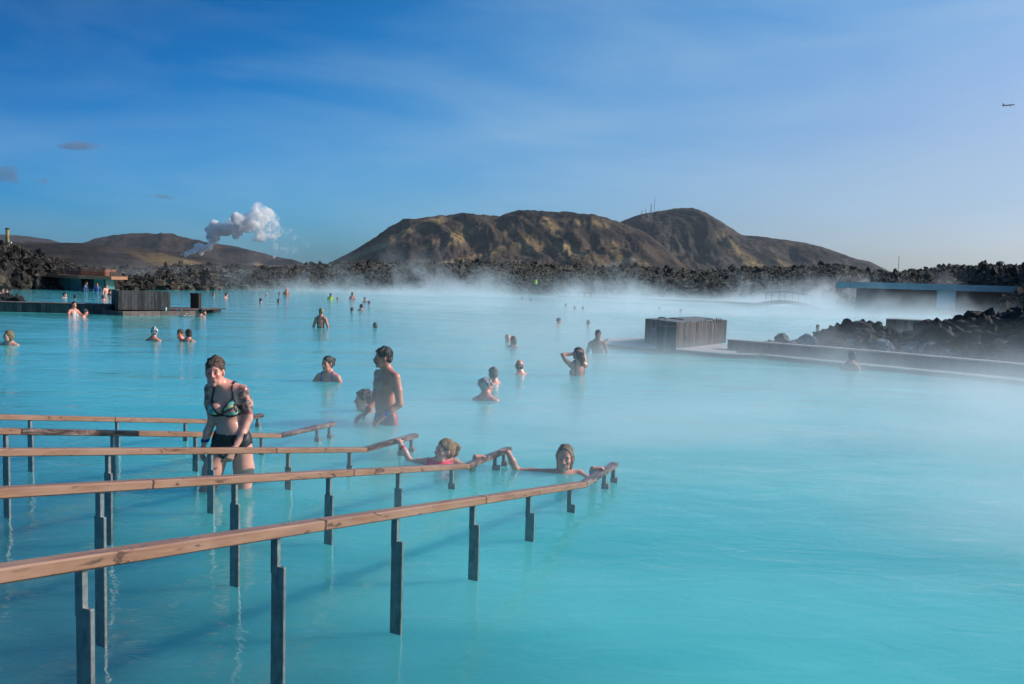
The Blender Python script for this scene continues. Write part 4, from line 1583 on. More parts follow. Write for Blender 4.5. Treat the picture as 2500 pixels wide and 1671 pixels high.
def m_skin():
    t = NT('skin')
    vc = t.n('ShaderNodeVertexColor', layer_name='Col').outputs[0]
    oc = t.n('ShaderNodeObjectInfo').outputs['Color']
    v = t.coord()
    n = t.noise(v, 14, 4, 0.6)
    c = t.mix(1.0, vc, oc, 'MULTIPLY')
    k = t.rng(n, 0.3, 0.7, 0.90, 1.1)
    c = t.mix(1.0, c, t.n('ShaderNodeCombineColor', {0: k, 1: k, 2: k}).outputs[0], 'MULTIPLY')
    wetn = t.noise(v, 30, 3, 0.6)
    return t.set(color=c, rough=t.rng(wetn, 0.35, 0.65, 0.28, 0.48), sss=0.2, sssr=(1.0, 0.35, 0.2), ssss=0.02,
                 normal=t.bump(n, 0.06, 0.004))


def m_hair():
    t = NT('hair')
    oc = t.n('ShaderNodeObjectInfo').outputs['Color']
    v = t.coord()
    n = t.noise(t.mapping(v, (1, 1, 0.35)), 55, 4, 0.6, 0.8)
    k = t.rng(n, 0.3, 0.72, 0.45, 1.5)
    c = t.mix(1.0, oc, t.n('ShaderNodeCombineColor', {0: k, 1: k, 2: k}).outputs[0], 'MULTIPLY')
    return t.set(color=c, rough=0.42, normal=t.bump(n, 1.0, 0.02))


M['skin'] = m_skin()
M['hair'] = m_hair()


def m_cloth():
    t = NT('swim_cloth')
    oc = t.n('ShaderNodeObjectInfo').outputs['Color']
    n = t.noise(t.coord(), 40, 3, 0.6)
    k = t.rng(n, 0.3, 0.7, 0.85, 1.12)
    return t.set(color=t.mix(1.0, oc, t.n('ShaderNodeCombineColor', {0: k, 1: k, 2: k}).outputs[0], 'MULTIPLY'), rough=0.5, normal=t.bump(n, 0.1, 0.003))


M['cloth'] = m_cloth()
t = NT('printed_cloth')
vc = t.n('ShaderNodeVertexColor', layer_name='Col').outputs[0]
M['print'] = t.set(color=vc, rough=0.5)


def body_mesh(name, V, F, paint=None):
    me = np_mesh(name, V, F)
    C = np.ones((len(V), 3))
    if paint is not None:
        paint(V, C)
    set_col(me, C)
    me.materials.append(M['skin'])
    return me


def normals(V, F):
    n = np.cross(V[F[:, 2]] - V[F[:, 0]], V[F[:, 3]] - V[F[:, 1]])
    N = np.zeros_like(V)
    for i in range(4):
        np.add.at(N, F[:, i], n)
    return N / (np.linalg.norm(N, axis=1)[:, None] + 1e-12)


def garment(name, V, F, mask, thick=0.006, paint=None, mat=None):
    """cloth lifted off the body where mask(V) holds"""
    N = normals(V, F)
    mk = mask(V)
    keep = mk[F].all(1)
    Fk = F[keep]
    if len(Fk) == 0:
        return None
    u, inv = np.unique(Fk, return_inverse=True)
    Fo = inv.reshape(Fk.shape)
    Vo = V[u] + N[u] * thick
    Vi = V[u] - N[u] * 0.004
    nV = len(u)
    E = np.concatenate([Fo[:, [i, (i + 1) % 4]] for i in range(4)])
    key = np.sort(E, 1)
    uq, cnt = np.unique(key, axis=0, return_counts=True)
    bset = {tuple(x) for x in uq[cnt == 1]}
    side = [(a, b, b + nV, a + nV)[::-1] for a, b in E if (min(a, b), max(a, b)) in bset]
    Fa = np.concatenate([Fo, np.array(side)]) if side else Fo
    me = np_mesh(name, np.concatenate([Vo, Vi]), Fa)
    if paint is not None:
        C = np.ones((2 * nV, 3)) * 0.5
        paint(np.concatenate([V[u], V[u]]), C)
        set_col(me, C)
        me.materials.append(mat or M['print'])
    else:
        me.materials.append(mat or M['cloth'])
    return me


def hair_mesh(name, frame, kind, res=0.008, seed=0):
    """hair as its own shape around the head's frame"""
    c, R, s = frame
    c = np.asarray(c)

    def P(*p):
        return c + s * (R @ np.array(p))
    ext = .30 if kind in ('long',) else .19
    if kind == 'curly':
        res = min(res, .0065)
    f = Field(c - ext * s - (np.array((0, 0, .22)) * s if kind == 'long' else 0), c + ext * s, res * s)
    if kind != 'bald':
        f.ell(P(0, .020, .048), np.array((.083, .103, .093)) * s, .012, R)
        if kind in ('bob', 'long', 'slick', 'pony', 'bun'):
            f.ell(P(0, .045, .0), np.array((.080, .078, .085)) * s, .02, R)
        else:
            f.ell(P(0, .050, .0), np.array((.074, .070, .075)) * s, .02, R)
    else:
        f.ell(P(0, .032, .0), np.array((.081, .093, .082)) * s, .012, R)
    if kind == 'bob':
        for sx in (-1, 1):
            f.cap(P(sx * .07, .02, .03), P(sx * .07, .03, -.085), .024 * s, .03 * s, .03)
        f.cap(P(0, .08, 0), P(0, .07, -.10), .05 * s, .045 * s, .03)
    if kind == 'curly':
        rr = np.random.default_rng(seed + 3)
        for k in range(60):
            a, b = rr.uniform(0, 6.28), rr.uniform(-.25, 1.0)
            q = np.array((math.cos(a) * math.sqrt(1 - min(1, b) ** 2) * .086, .022 + math.sin(a) * math.sqrt(1 - min(1, b) ** 2) * .104, .035 + b * .090))
            if q[1] < -.05 and q[2] < .07:
                continue
            f.ell(P(*q), np.full(3, rr.uniform(.016, .030)) * s, .0015)
    if kind == 'bun':
        f.ell(P(0, .10, .085), np.array((.042, .040, .040)) * s, .012)
    if kind == 'pony':
        f.ell(P(0, .115, .075), np.array((.026, .030, .028)) * s, .012)
        f.chain([P(0, .12, .085), P(.01, .155, .06), P(.005, .150, -.01), P(0, .128, -.07)], [.022 * s, .030 * s, .026 * s, .010 * s], .015)
    if kind == 'slick':
        f.cap(P(0, .075, -.02), P(0, .060, -.12), .055 * s, .040 * s, .03)
        for sx in (-1, 1):
            f.cap(P(sx * .066, .03, .02), P(sx * .060, .04, -.10), .026 * s, .018 * s, .02)
    if kind == 'long':
        f.chain([P(0, .085, .03), P(0, .11, -.08), P(.01, .10, -.19), P(.015, .085, -.30)], [.06 * s, .06 * s, .05 * s, .022 * s], .03)
        for sx in (-1, 1):
            f.cap(P(sx * .07, .03, .02), P(sx * .06, .07, -.16), .026 * s, .022 * s, .03)
    if kind in ('short', 'fringe'):
        rr = np.random.default_rng(seed + 9)
        for k in range(34):
            a = rr.uniform(0, 6.28)
            b = rr.uniform(.2, 1.0)
            w_ = math.sqrt(1 - b * b)
            q = np.array((math.cos(a) * w_ * .078, .02 + math.sin(a) * w_ * .10, .05 + b * .086))
            f.ell(P(*q), np.full(3, rr.uniform(.010, .020)) * s, .010)
    if kind == 'cap':
        f.ell(P(0, .018, .050), np.array((.088, .108, .098)) * s, .012, R)
    # carve the face free
    if kind == 'fringe':
        f.ell(P(.01, -.125, -.030), np.array((.085, .085, .098)) * s, .010, R, True)
    elif kind == 'slick':
        f.ell(P(0, -.112, .002), np.array((.082, .092, .112)) * s, .010, R, True)
    elif kind == 'bald':
        f.ell(P(0, -.12, .03), np.array((.095, .11, .12)) * s, .01, R, True)
        f.ell(P(0, -.005, .115), np.array((.060, .088, .052)) * s, .01, R, True)
    else:
        f.ell(P(0, -.118, -.020), np.array((.076, .088, .108)) * s, .010, R, True)
    for sx in (-1, 1):
        if kind in ('short', 'fringe', 'pony', 'bun', 'curly', 'bald'):
            f.ell(P(sx * .088, -.012, -.022), np.array((.030, .045, .048)) * s, .008, R, True)
    if kind in ('short', 'fringe', 'bald', 'curly'):
        f.ell(P(0, .05, -.125), np.array((.12, .14, .065)) * s, .01, R, True)
    V, Fc = f.mesh()
    if len(Fc) == 0:
        return None
    N = normals(V, Fc)
    loc = (V - c) @ R
    V = V + N * (s * (0.0045 * perlin(loc[:, 0] * 60 / s, loc[:, 1] * 26 / s + seed, loc[:, 2] * 30 / s) + 0.005 * perlin(loc[:, 0] * 22 / s, loc[:, 1] * 18 / s, loc[:, 2] * 20 / s + seed)))[:, None]
    me = np_mesh(name, V, Fc)
    me.materials.append(M['hair'])
    return me


def paint_face(C, V, frame, lips=(0.9, 0.62, 0.60), brow=None, flush=0.12, beard=None, lid=0.62):
    """the person's own facial colouring: lips, brows, eyes, cheeks"""
    c, R, s = frame
    L = ((V - np.asarray(c)) @ R) / s
    x, y, z = L.T

    def blob(cx, cy, cz, rx, ry, rz):
        return np.exp(-(((x - cx) / rx) ** 2 + ((y - cy) / ry) ** 2 + ((z - cz) / rz) ** 2) ** 2)
    w = blob(0, -.092, -.065, .024, .03, .013)[:, None]
    C[:] = C * (1 - w) + C * np.array(lips) * w
    for sx in (-1, 1):
        w = blob(sx * .031, -.09, .004, .017, .03, .0075)[:, None]
        C[:] = C * (1 - w) + C * np.array((.30, .26, .27)) * w
        w = blob(sx * .031, -.088, .028, .022, .03, .006)[:, None]
        b = np.array(brow if brow is not None else (.55, .42, .36))
        C[:] = C * (1 - w * .85) + C * b * w * .85
        w = blob(sx * .045, -.075, -.022, .028, .03, .028)[:, None] * flush
        C[:] = C * (1 - w) + C * np.array((1.05, .55, .5)) * w
    w = blob(0, -.11, -.02, .018, .03, .025)[:, None] * flush
    C[:] = C * (1 - w) + C * np.array((1.05, .55, .5)) * w
    for sx in (-1, 1):
        w = blob(sx * .008, -.108, -.036, .004, .012, .004)[:, None]
        C[:] = C * (1 - .6 * w)
    if beard is not None:
        w = blob(0, -.075, -.085, .055, .05, .045)[:, None] * beard
        C[:] = C * (1 - w) + C * np.array((.5, .42, .4)) * w


SK_PALE, SK_MID, SK_TAN, SK_RED = (0.72, 0.345, 0.260), (0.66, 0.290, 0.205), (0.57, 0.228, 0.148), (0.60, 0.26, 0.20)


def person(label, meshes, loc, rz, group=None, cols=None, name='person'):
    """meshes: list of (part name, mesh, colour)"""
    root = empty(name, loc, rz)
    tag(root, label, 'person', group)
    for nm, me_, c_ in meshes:
        if me_ is None:
            continue
        o = mesh_obj(nm, me_, None, root)
        o.color = (*c_, 1)
    return root
# ================================================================== the people near the rails
# ---- woman wading up the ramp, facing the camera -------------------------------------------
f = Field((-.36, -.34, -.32), (.40, .26, 1.20), 0.0055)
hf = head(f, (-.062, -.085, .995), turn=.16, pitch=-.03, tilt=-.05, s=0.93, neck=(-.01, .0, .865), nr=.056, jaw=1.06)
# torso
f.ell((.008, .01, .775), (.135, .090, .135), .04)
f.ell((.022, .02, .62), (.122, .088, .13), .04)
f.ell((.045, .03, .47), (.148, .105, .115), .04)
f.ell((.050, -.045, .515), (.095, .05, .085), .04)
f.cap((-.010, .01, .87), (-.135, .015, .850), .050, .048, .04)
f.cap((-.010, .01, .87), (.150, .0, .842), .050, .050, .04)
f.ell((-.055, -.075, .700), (.062, .048, .055), .025)
f.ell((.072, -.085, .698), (.065, .050, .055), .025)
# legs: her right leg steps forward
f.chain([(-.025, .02, .42), (-.085, -.06, .20), (-.125, -.12, -.02), (-.14, -.06, -.30)], [.092, .084, .066, .055], .03)
f.chain([(.125, .03, .42), (.150, .03, .20), (.150, .02, -.02), (.15, .06, -.30)], [.092, .084, .066, .055], .03)
# arms
f.chain([(-.140, .015, .845), (-.150, .03, .73), (-.120, .02, .60), (-.148, -.02, .50), (-.166, -.04, .425)], [.048, .044, .037, .034, .026], .02)
hand(f, (-.168, -.04, .415), (-.06, -.05, -.30), (-1, 0, 0), .92, .35, -1)
f.chain([(.150, .0, .840), (.182, .02, .74), (.190, .02, .62), (.168, -.06, .50), (.125, -.13, .405)], [.048, .045, .039, .034, .026], .02)
hand(f, (.120, -.135, .395), (-.12, -.05, -.30), (.75, -.6, 0), .92, .45, 1)
V, F = f.mesh()


def tattoo_paint(V, C):
    C[:] = np.array(SK_PALE)[None, :]
    x, y, z = V.T
    red = sstep(.55, .95, z)[:, None] * .22
    C[:] = C * (1 - red) + C * np.array((1.08, .72, .72)) * red
    paint_face(C, V, hf, flush=.5, brow=(.4, .3, .25))
    n1 = fbm(x * 28, y * 28, z * 24, 3)
    n2 = fbm(x * 40 + 9, y * 40, z * 36 + 4, 2)
    armR = sstep(.118, .132, x) * sstep(.655, .668, z) * sstep(.90, .87, z)
    armL = sstep(-.128, -.138, x) * sstep(.66, .69, z) * sstep(.885, .86, z)
    w = (armR * sstep(-.45, .15, n1) * .88)[:, None]
    ink = np.where((n2 > .25)[:, None], np.array((.30, .040, .045)), np.array((.045, .060, .075)))
    ink = np.where((n2 < -.42)[:, None], np.array((.30, .30, .30)), ink)
    C[:] = C * (1 - w) + ink * w
    w = (armL * sstep(-.3, .2, n1) * .75)[:, None]
    C[:] = C * (1 - w) + np.array((.06, .055, .075)) * w
    band = (sstep(.118, .13, x) * np.exp(-(((z - .662) / .010) ** 2)))[:, None]
    C[:] = C * (1 - band * .85) + np.array((.33, .05, .06)) * band * .85
    nav = np.exp(-(((x - .045) / .008) ** 2 + ((z - .535) / .008) ** 2)) * (y < 0)
    C[:] = C * (1 - .5 * nav[:, None])


me = body_mesh('body', V, F, tattoo_paint)


def seg_dist(x, z, a, b):
    a, b = np.array(a), np.array(b)
    ab = b - a
    t_ = np.clip(((x - a[0]) * ab[0] + (z - a[1]) * ab[1]) / (ab @ ab), 0, 1)
    return np.hypot(x - a[0] - t_ * ab[0], z - a[1] - t_ * ab[1])


def inside_tri(x, z, tri):
    r = np.ones_like(x, bool)
    n_ = len(tri)
    for i in range(n_):
        a, b = tri[i], tri[(i + 1) % n_]
        r &= ((b[0] - a[0]) * (z - a[1]) - (b[1] - a[1]) * (x - a[0])) <= 0
    return r


TR = [(.088, .795), (.138, .665), (-.005, .655)]       # cup on her left side (clockwise)
TL = [(-.105, .770), (-.015, .657), (-.130, .665)]
on_torso = lambda V: (V[:, 0] > -.140) & (V[:, 0] < .136)


def trim_mask(V):
    x, y, z = V.T
    fr_ = (y < .0) & on_torso(V)
    d = np.minimum.reduce([seg_dist(x, z, (.088, .795), (.000, .658)), seg_dist(x, z, (.088, .795), (.142, .672)), seg_dist(x, z, (-.102, .775), (-.015, .658)),
                           seg_dist(x, z, (-.102, .775), (-.140, .68)), seg_dist(x, z, (.088, .79), (.075, .885)), seg_dist(x, z, (-.102, .77), (-.070, .885))])
    band = (np.abs(z - .655) < .011) & (x > -.14) & (x < .132)
    strap = (np.hypot(x - .075, 0) < .010) & (z > .86) | (np.hypot(x + .07, 0) < .010) & (z > .86)
    return ((d < .0085) & fr_ & (x < .132)) | (band & on_torso(V) & (z < .80)) | (strap & (z < .93) & (z > .84) & (y > -.03))


def cup_mask(V):
    x, y, z = V.T
    return (y < .02) & on_torso(V) & (inside_tri(x, z, TR) | inside_tri(x, z, TL))


def cup_paint(V, C):
    x, y, z = V.T
    a = np.floor((x + .7 * np.abs(z - .71)) * 46).astype(int)
    b = np.floor((z * 1.0 - x * .45) * 50).astype(int)
    h = (a * 7 + b * 13) % 7
    pal = np.array([(.10, .42, .38), (.62, .60, .20), (.04, .06, .07), (.55, .22, .18), (.16, .50, .42), (.50, .52, .42), (.07, .30, .32)])
    C[:] = pal[h]


def brief_mask(V):
    x, y, z = V.T
    top = .498 - .10 * np.maximum(0, .02 - np.abs(x - .05)) + .35 * np.maximum(0, np.abs(x - .05) - .09) * .6
    leg = .285 + np.maximum(0, np.abs(x - .048) - .028) * .85
    arm = (x > .135) & (y < -.09) | (x < -.103) | (x > .03) & (y < -.098) & (z < .42)
    return (z < top) & (z > leg) & ~arm


person('person wading in a patterned bikini top and black briefs, arms tattooed',
       [('body', me, (1, 1, 1)), ('hair', hair_mesh('hair', hf, 'fringe', .0065, 2), (.085, .042, .022)),
        ('bikini_trim', garment('bikini_trim', V, F, trim_mask, .007), (.012, .013, .014)),
        ('bikini_top', garment('bikini_top', V, F, cup_mask, .005, cup_paint), (1, 1, 1)),
        ('bikini_briefs', garment('bikini_briefs', V, F, brief_mask, .005), (.012, .015, .017)),
        ('wristband', garment('wristband', V, F, lambda V: (V[:, 0] < -.10) & (np.abs(V[:, 2] - .437) < .013), .006), (.004, .05, .22))],
       wp(550, 1190) - Vector((0, 0, 0.045)), 0.0).scale = (0.93, 0.97, 1.0)

# ---- man with moustache, standing to the hips ----------------------------------------------
f = Field((-.40, -.42, -.30), (.40, .26, 1.02), 0.0065)
hf2 = head(f, (.0, -.045, .79), turn=-.35, pitch=.02, s=.98, neck=(0, .01, .63), nr=.060)
f.ell((0, .01, .47), (.175, .105, .145), .05)
f.ell((0, .0, .28), (.145, .100, .17), .05)
f.ell((0, -.035, .22), (.105, .085, .12), .05)
f.ell((0, .015, .07), (.165, .115, .13), .05)
f.cap((0, .015, .63), (-.185, .015, .575), .055, .056, .05)
f.cap((0, .015, .63), (.185, .015, .575), .055, .056, .05)
for sx in (-1, 1):
    f.ell((sx * .08, -.075, .475), (.075, .035, .055), .03)
    f.chain([(sx * .085, .01, .02), (sx * .095, 0, -.30)], [.092, .085], .03)
f.chain([(.195, .015, .575), (.235, .03, .42), (.265, .035, .265), (.235, -.06, .20), (.200, -.145, .125)], [.056, .050, .042, .040, .029], .02)
hand(f, (.197, -.152, .118), (-.35, -.72, -.62), (.3, -.5, .8), 1.05, .35, 1)
f.chain([(-.195, .015, .575), (-.240, .03, .40), (-.255, .0, .235), (-.235, -.09, .15), (-.215, -.155, .10)], [.056, .050, .042, .038, .029], .02)
hand(f, (-.213, -.16, .098), (.08, -.80, -.35), (0, -.2, 1), 1.05, .3, -1)
V, F = f.mesh()


def man_paint(V, C):
    C[:] = np.array(SK_TAN)[None, :]
    x, y, z = V.T
    w = sstep(.50, .75, z)[:, None] * .4
    C[:] = C * (1 - w) + C * np.array((1.0, .72, .68)) * w
    paint_face(C, V, hf2, brow=(.2, .18, .18), flush=.35, beard=.25)
    for sx in (-1, 1):
        b = np.exp(-(((x - sx * .095) / .012) ** 2 + ((z - .455) / .012) ** 2)) * (y < 0)
        C[:] = C * (1 - .55 * b[:, None])
    chest = (np.exp(-((x / .10) ** 2 + ((z - .50) / .09) ** 2)) * (y < -.03) * sstep(-.2, .5, perlin(x * 60, z * 40, y * 40)))[:, None]
    C[:] = C * (1 - .35 * chest)


me = body_mesh('body', V, F, man_paint)
st_ = Field(np.array(hf2[0]) - .16, np.array(hf2[0]) + .16, .0045)
c_, R_h, s_h = hf2
hp_ = lambda *p: np.asarray(c_) + s_h * (R_h @ np.array(p))
st_.cap(hp_(0, -.100, -.047), hp_(-.030, -.088, -.058), .010, .006, .006).cap(hp_(0, -.100, -.047), hp_(.030, -.088, -.058), .010, .006, .006)
mv, mf = st_.mesh()
mous = np_mesh('moustache', mv, mf)
mous.materials.append(M['hair'])
on_arm2 = lambda V: (np.abs(V[:, 0]) > .178) | (V[:, 1] < -.135)
person('person standing hip-deep, bare-chested with dark moustache and navy and red trunks',
       [('body', me, (1, 1, 1)), ('hair', hair_mesh('hair', hf2, 'short', .007, 5), (.022, .020, .019)), ('moustache', mous, (.018, .015, .014)),
        ('trunks', garment('trunks', V, F, lambda V: (V[:, 2] < .135) & ~on_arm2(V) & ~((V[:, 0] > .09) & (V[:, 1] > .015)), .007), (.018, .024, .036)),
        ('side_panel', garment('side_panel', V, F, lambda V: (V[:, 2] < .150) & (V[:, 0] > .085) & (V[:, 0] < .205) & (V[:, 1] > .012), .008), (.42, .045, .055)),
        ('wristband', garment('wristband', V, F, lambda V: (V[:, 0] > .15) & (np.hypot(V[:, 1] + .115, V[:, 2] - .155) < .030) & (np.abs(V[:, 1] + .125) < .016), .007), (.02, .13, .55))],
       wp(940, 1034), -math.radians(50))

# ---- girl in pink, arms spread over two rails ------------------------------------------------


def on_rail(key, px, py, dz=BH + 0.012):
    d = RAIL3D[key]
    n_ = Vector((-d['dir'].y, d['dir'].x, 0))
    p = on_plane(px, py, d['kink'], n_)
    zz = d['kink'].z if (p - d['kink']).dot(d['dir']) > 0 else d['kink'].z + d['slope'] * (d['kink'] - p).dot(d['dir'])
    return Vector((p.x, p.y, zz + dz))


def grip(F, wpt, center, along, s, thumb):
    """a hand lying over a rail: from the wrist across the rail's top, fingers bent down on the far side"""
    d = np.array(center) - np.array(wpt)
    hand(F, wpt, d, (0, 0, 1), s, .62, thumb)


def floating(label, wpos, head_off, turn, pitch, hs, hands, skin, hair, hair_c, suit_c, chest=(0, .10, -.06), res=.006, legs=None, bands=None, suit=None, tilt=0.0):
    """someone lying back in the water, hands on the rails; all points relative to wpos"""
    wpos = Vector((wpos.x, wpos.y, 0))
    pts = [np.array(h - wpos) for h, *_ in hands]
    lo = np.minimum.reduce(pts + [np.array((-.35, -.9 if legs else -.35, -.3))]) - .12
    hi = np.maximum.reduce(pts + [np.array((.35, .35, .45))]) + .12
    f = Field(lo, hi, res)
    hf_ = head(f, head_off, turn, pitch, tilt, hs, neck=np.array(chest) + np.array((0, .02, .03)), nr=.047)
    ch = np.array(chest)
    f.ell(ch + (0, -.02, -.06), (.15 * hs, .11, .09), .04)
    f.ell(ch + (0, -.15, -.12), (.13 * hs, .14, .09), .05)
    for (h, elbow, wrist, th), sx in zip(hands, (-1, 1)):
        h = np.array(h - wpos)
        elbow, wrist = np.array(elbow), np.array(wrist)
        sh = ch + np.array((sx * .15 * hs, .0, -.01))
        f.cap(ch + (0, 0, .0), sh, .05 * hs, .048 * hs, .04)
        f.chain([sh, (sh + elbow) / 2, elbow, (elbow + wrist) / 2, wrist], [.048 * hs, .043 * hs, .036 * hs, .034 * hs, .025 * hs], .02)
        grip(f, wrist, h, None, .92 * hs, th)
    if legs:
        for lg in legs:
            f.chain([np.array(p) for p in lg], [.07, .06, .045, .03][:len(lg)], .03)
            e_ = np.array(lg[-1])
            for q in range(5):
                f.cap(e_ + (-.03 + q * .015, .01, .0), e_ + (-.032 + q * .016, -.01, .045 - .006 * q), .011, .009, .006)
    V, F = f.mesh()

    def pt(V, C):
        C[:] = np.array(skin)[None, :]
        paint_face(C, V, hf_, flush=.4)
    me = body_mesh('body', V, F, pt)
    parts = [('body', me, (1, 1, 1)), ('hair', hair_mesh('hair', hf_, hair, .006, 4), hair_c)]
    if suit:
        parts.append(('swimsuit', garment('swimsuit', V, F, suit, .006), suit_c))
    for nm, msk, cc in (bands or []):
        parts.append((nm, garment(nm, V, F, msk, .006), cc))
    return person(label, parts, wpos, 0)


w5 = wp(1080, 1140)
hl, hr = on_rail('C', 968, 1070), on_rail('B', 1184, 1118)
L_ = lambda p: np.array(Vector(p) - Vector((w5.x, w5.y, 0)))
elL, wrL = L_(wp(1003, 1125)), L_(hl + Vector((0.045, -0.115, -0.02)))
elR, wrR = L_(wp(1152, 1146)), L_(hr + Vector((-0.085, -0.055, -0.005)))
floating('person in a bright pink swimsuit leaning back between two handrails', w5, (.01, .06, .135), -.95, -.18, .88,
         [(hl, elL + (0, 0, -.02), wrL, 1), (hr, elR + (0, 0, -.03), wrR, -1)], SK_PALE, 'pony', (.26, .15, .065), (.95, .03, .10), chest=(-.02, .09, .028),
         suit=lambda V: (V[:, 2] < .055) & (V[:, 2] > -.16) & (np.abs(V[:, 0] + .03) < .125) & (V[:, 1] < .10) & (V[:, 1] > -.3),
         bands=[('wristband', lambda V, c=wrL: (np.linalg.norm(V - (c + (elL - c) * .30), axis=1) < .050) & (np.abs((V - (c + (elL - c) * .30)) @ ((elL - c) / np.linalg.norm(elL - c))) < .013), (.55, .02, .015))])
w6 = wp(1378, 1158)
hl, hr = on_rail('B', 1214, 1102), on_rail('A', 1474, 1141)
L_ = lambda p: np.array(Vector(p) - Vector((w6.x, w6.y, 0)))
elL, wrL = L_(wp(1262, 1146)), L_(hl + Vector((0.10, -0.045, -0.005)))
elR, wrR = L_(wp(1450, 1172)), L_(hr + Vector((-0.095, -0.01, -0.01)))
ft = L_(wp(1226, 1240))
ft2 = L_(wp(1279, 1252))
floating('person with wet blond hair holding the ends of the two nearest handrails', w6, (.0, .03, .140), -.18, -.02, .95,
         [(hl, elL + (0, 0, -.02), wrL, 1), (hr, elR + (0, 0, -.035), wrR, -1)], SK_MID, 'slick', (.17, .115, .06), (.01, .02, .05), chest=(.0, .08, -.012), tilt=.05,
         legs=[[(-.08, -.2, -.2), (ft * .5 + (-.04, 0, -.25)), ft + (0, .06, -.10), ft + (0, 0, .005)], [(.08, -.2, -.2), (ft2 * .5 + (.04, 0, -.25)), ft2 + (0, .06, -.10), ft2 + (0, 0, -.028)]],
         bands=[('wristband', lambda V, c=wrR: (np.linalg.norm(V - (c + (elR - c) * .18), axis=1) < .042) & (np.abs((V - (c + (elR - c) * .18)) @ ((elR - c) / np.linalg.norm(elR - c))) < .012), (.01, .10, .5))])
# ================================================================== bathers farther out: bust bodies shared between copies
def bust(turn=0.0, pitch=0.0, female=False, depth=.14, res=.010, arms='down', face=True, hs=1.0, lean=0.0, tilt=0.0):
    """head and shoulders; depth is how far the water lies below the shoulder line; z = 0 is the water"""
    zs = depth
    f = Field((-.42, -.36, -.22), (.42, .30, depth + .52), res)
    hf_ = head(f, (0, -.03 - lean, zs + .190 * hs), turn, pitch, tilt, .96 * hs, neck=(0, .015, zs + .03), nr=.053 if female else .062, ears=True)
    w = .150 if female else .178
    for sx in (-1, 1):
        f.cap((sx * .035, .025, zs + .085), (sx * w * .72, .02, zs - .005), .030, .040, .045)
    f.cap((0, .02, zs + .02), (-w, .015, zs - .03), .050, .052, .05)
    f.cap((0, .02, zs + .02), (w, .015, zs - .03), .050, .052, .05)
    f.ell((0, .01, zs - .14), (w * .92, .10, .15), .05)
    f.ell((0, .01, zs - .34), (w * .80, .095, .18), .05)
    if female:
        for sx in (-1, 1):
            f.ell((sx * .068, -.08, zs - .17), (.062, .05, .058), .025)
    if arms == 'down':
        for sx in (-1, 1):
            f.chain([(sx * (w + .008), .015, zs - .03), (sx * (w + .045), .02, zs - .18), (sx * (w + .06), .0, zs - .34), (sx * (w + .04), -.10, zs - .50)], [.050, .045, .038, .03], .02)
    elif arms == 'out':
        for sx in (-1, 1):
            f.chain([(sx * (w + .008), .015, zs - .03), (sx * (w + .08), -.02, zs - .14), (sx * (w + .12), -.14, zs - .20)], [.050, .045, .036], .02)
    elif arms == 'wide':
        for sx in (-1, 1):
            f.chain([(sx * (w + .005), .015, zs - .03), (sx * (w + .06), .02, zs - .20), (sx * (w + .10), -.02, zs - .36), (sx * (w + .15), -.04, zs - .50)], [.050, .044, .036, .028], .02)
    elif arms == 'hair':
        # both hands in the hair, elbows out
        f.chain([(.16, .01, zs - .02), (.27, .0, zs + .07), (.33, -.02, zs + .175), (.20, -.02, zs + .185), (.085, .0, zs + .19)], [.048, .042, .036, .034, .026], .02)
        hand(f, (.085, .0, zs + .19), (-.9, .2, .15), (0, .2, 1), .95, .5, -1)
        f.chain([(-.15, .01, zs - .02), (-.19, -.10, zs + .09), (-.175, -.14, zs + .20), (-.10, -.02, zs + .24), (-.07, .02, zs + .25)], [.048, .042, .036, .032, .026], .02)
        hand(f, (-.07, .02, zs + .25), (.6, .4, .15), (-.6, .2, 1), .95, .5, 1)
    V, F = f.mesh()

    def pt(V, C):
        C[:] = np.array(SK_MID)[None, :]
        paint_face(C, V, hf_, flush=.3, brow=(.4, .32, .28))
    return dict(V=V, F=F, me=body_mesh('body', V, F, pt), hf=hf_, zs=zs, w=w, cache={})


B_ = {
    'm_deep': bust(0.15, 0.0, False, .055), 'm_turn': bust(.75, 0.05, False, .07), 'm_turn2': bust(-.75, 0.0, False, .08), 'm_stand': bust(0.0, 0.0, False, .42, arms='wide'),
    'f_deep': bust(0.1, 0.0, True, .05), 'f_turn': bust(-.7, 0.0, True, .09), 'f_turn2': bust(.7, .05, True, .11), 'f_stand': bust(.45, .12, True, .42, arms='wide'),
    'f_chest': bust(-.35, 0.0, True, .150, arms='out', res=.008, hs=1.02), 'f_hair': bust(.5, -.05, True, .34, arms='hair', res=.008),
    'm_child': bust(-.5, .0, False, .06, hs=.9),
}
SUITS = {
    'top': lambda B: (lambda V: (V[:, 2] < B['zs'] - .125) & (V[:, 2] > B['zs'] - .36) & (np.abs(V[:, 0]) < B['w'] - .012)),
    'onepiece': lambda B: (lambda V: ((V[:, 2] < B['zs'] - .30 + .9 * np.maximum(0, np.abs(V[:, 0]) - .085)) & (np.abs(V[:, 0]) < B['w'] + .002) & (V[:, 2] > B['zs'] - .6) |
                                      ((np.abs(np.abs(V[:, 0]) - .095) < .012) & (V[:, 2] > B['zs'] - .32)))),
    'straps': lambda B: (lambda V: ((np.abs(np.abs(V[:, 0]) - .090) < .013) & (V[:, 2] > B['zs'] - .25) & (V[:, 2] < B['zs'] + .07)) | ((V[:, 2] < B['zs'] - .125) & (V[:, 2] > B['zs'] - .30) & (np.abs(V[:, 0]) < B['w'] - .012))),
    'shirt': lambda B: (lambda V: (V[:, 2] < B['zs'] + .045) & (V[:, 2] > B['zs'] - .6)),
    'neckband': lambda B: (lambda V: (np.abs(V[:, 2] - (B['zs'] - .005) - .35 * np.abs(V[:, 0])) < .012) & (np.abs(V[:, 0]) < .12)),
}


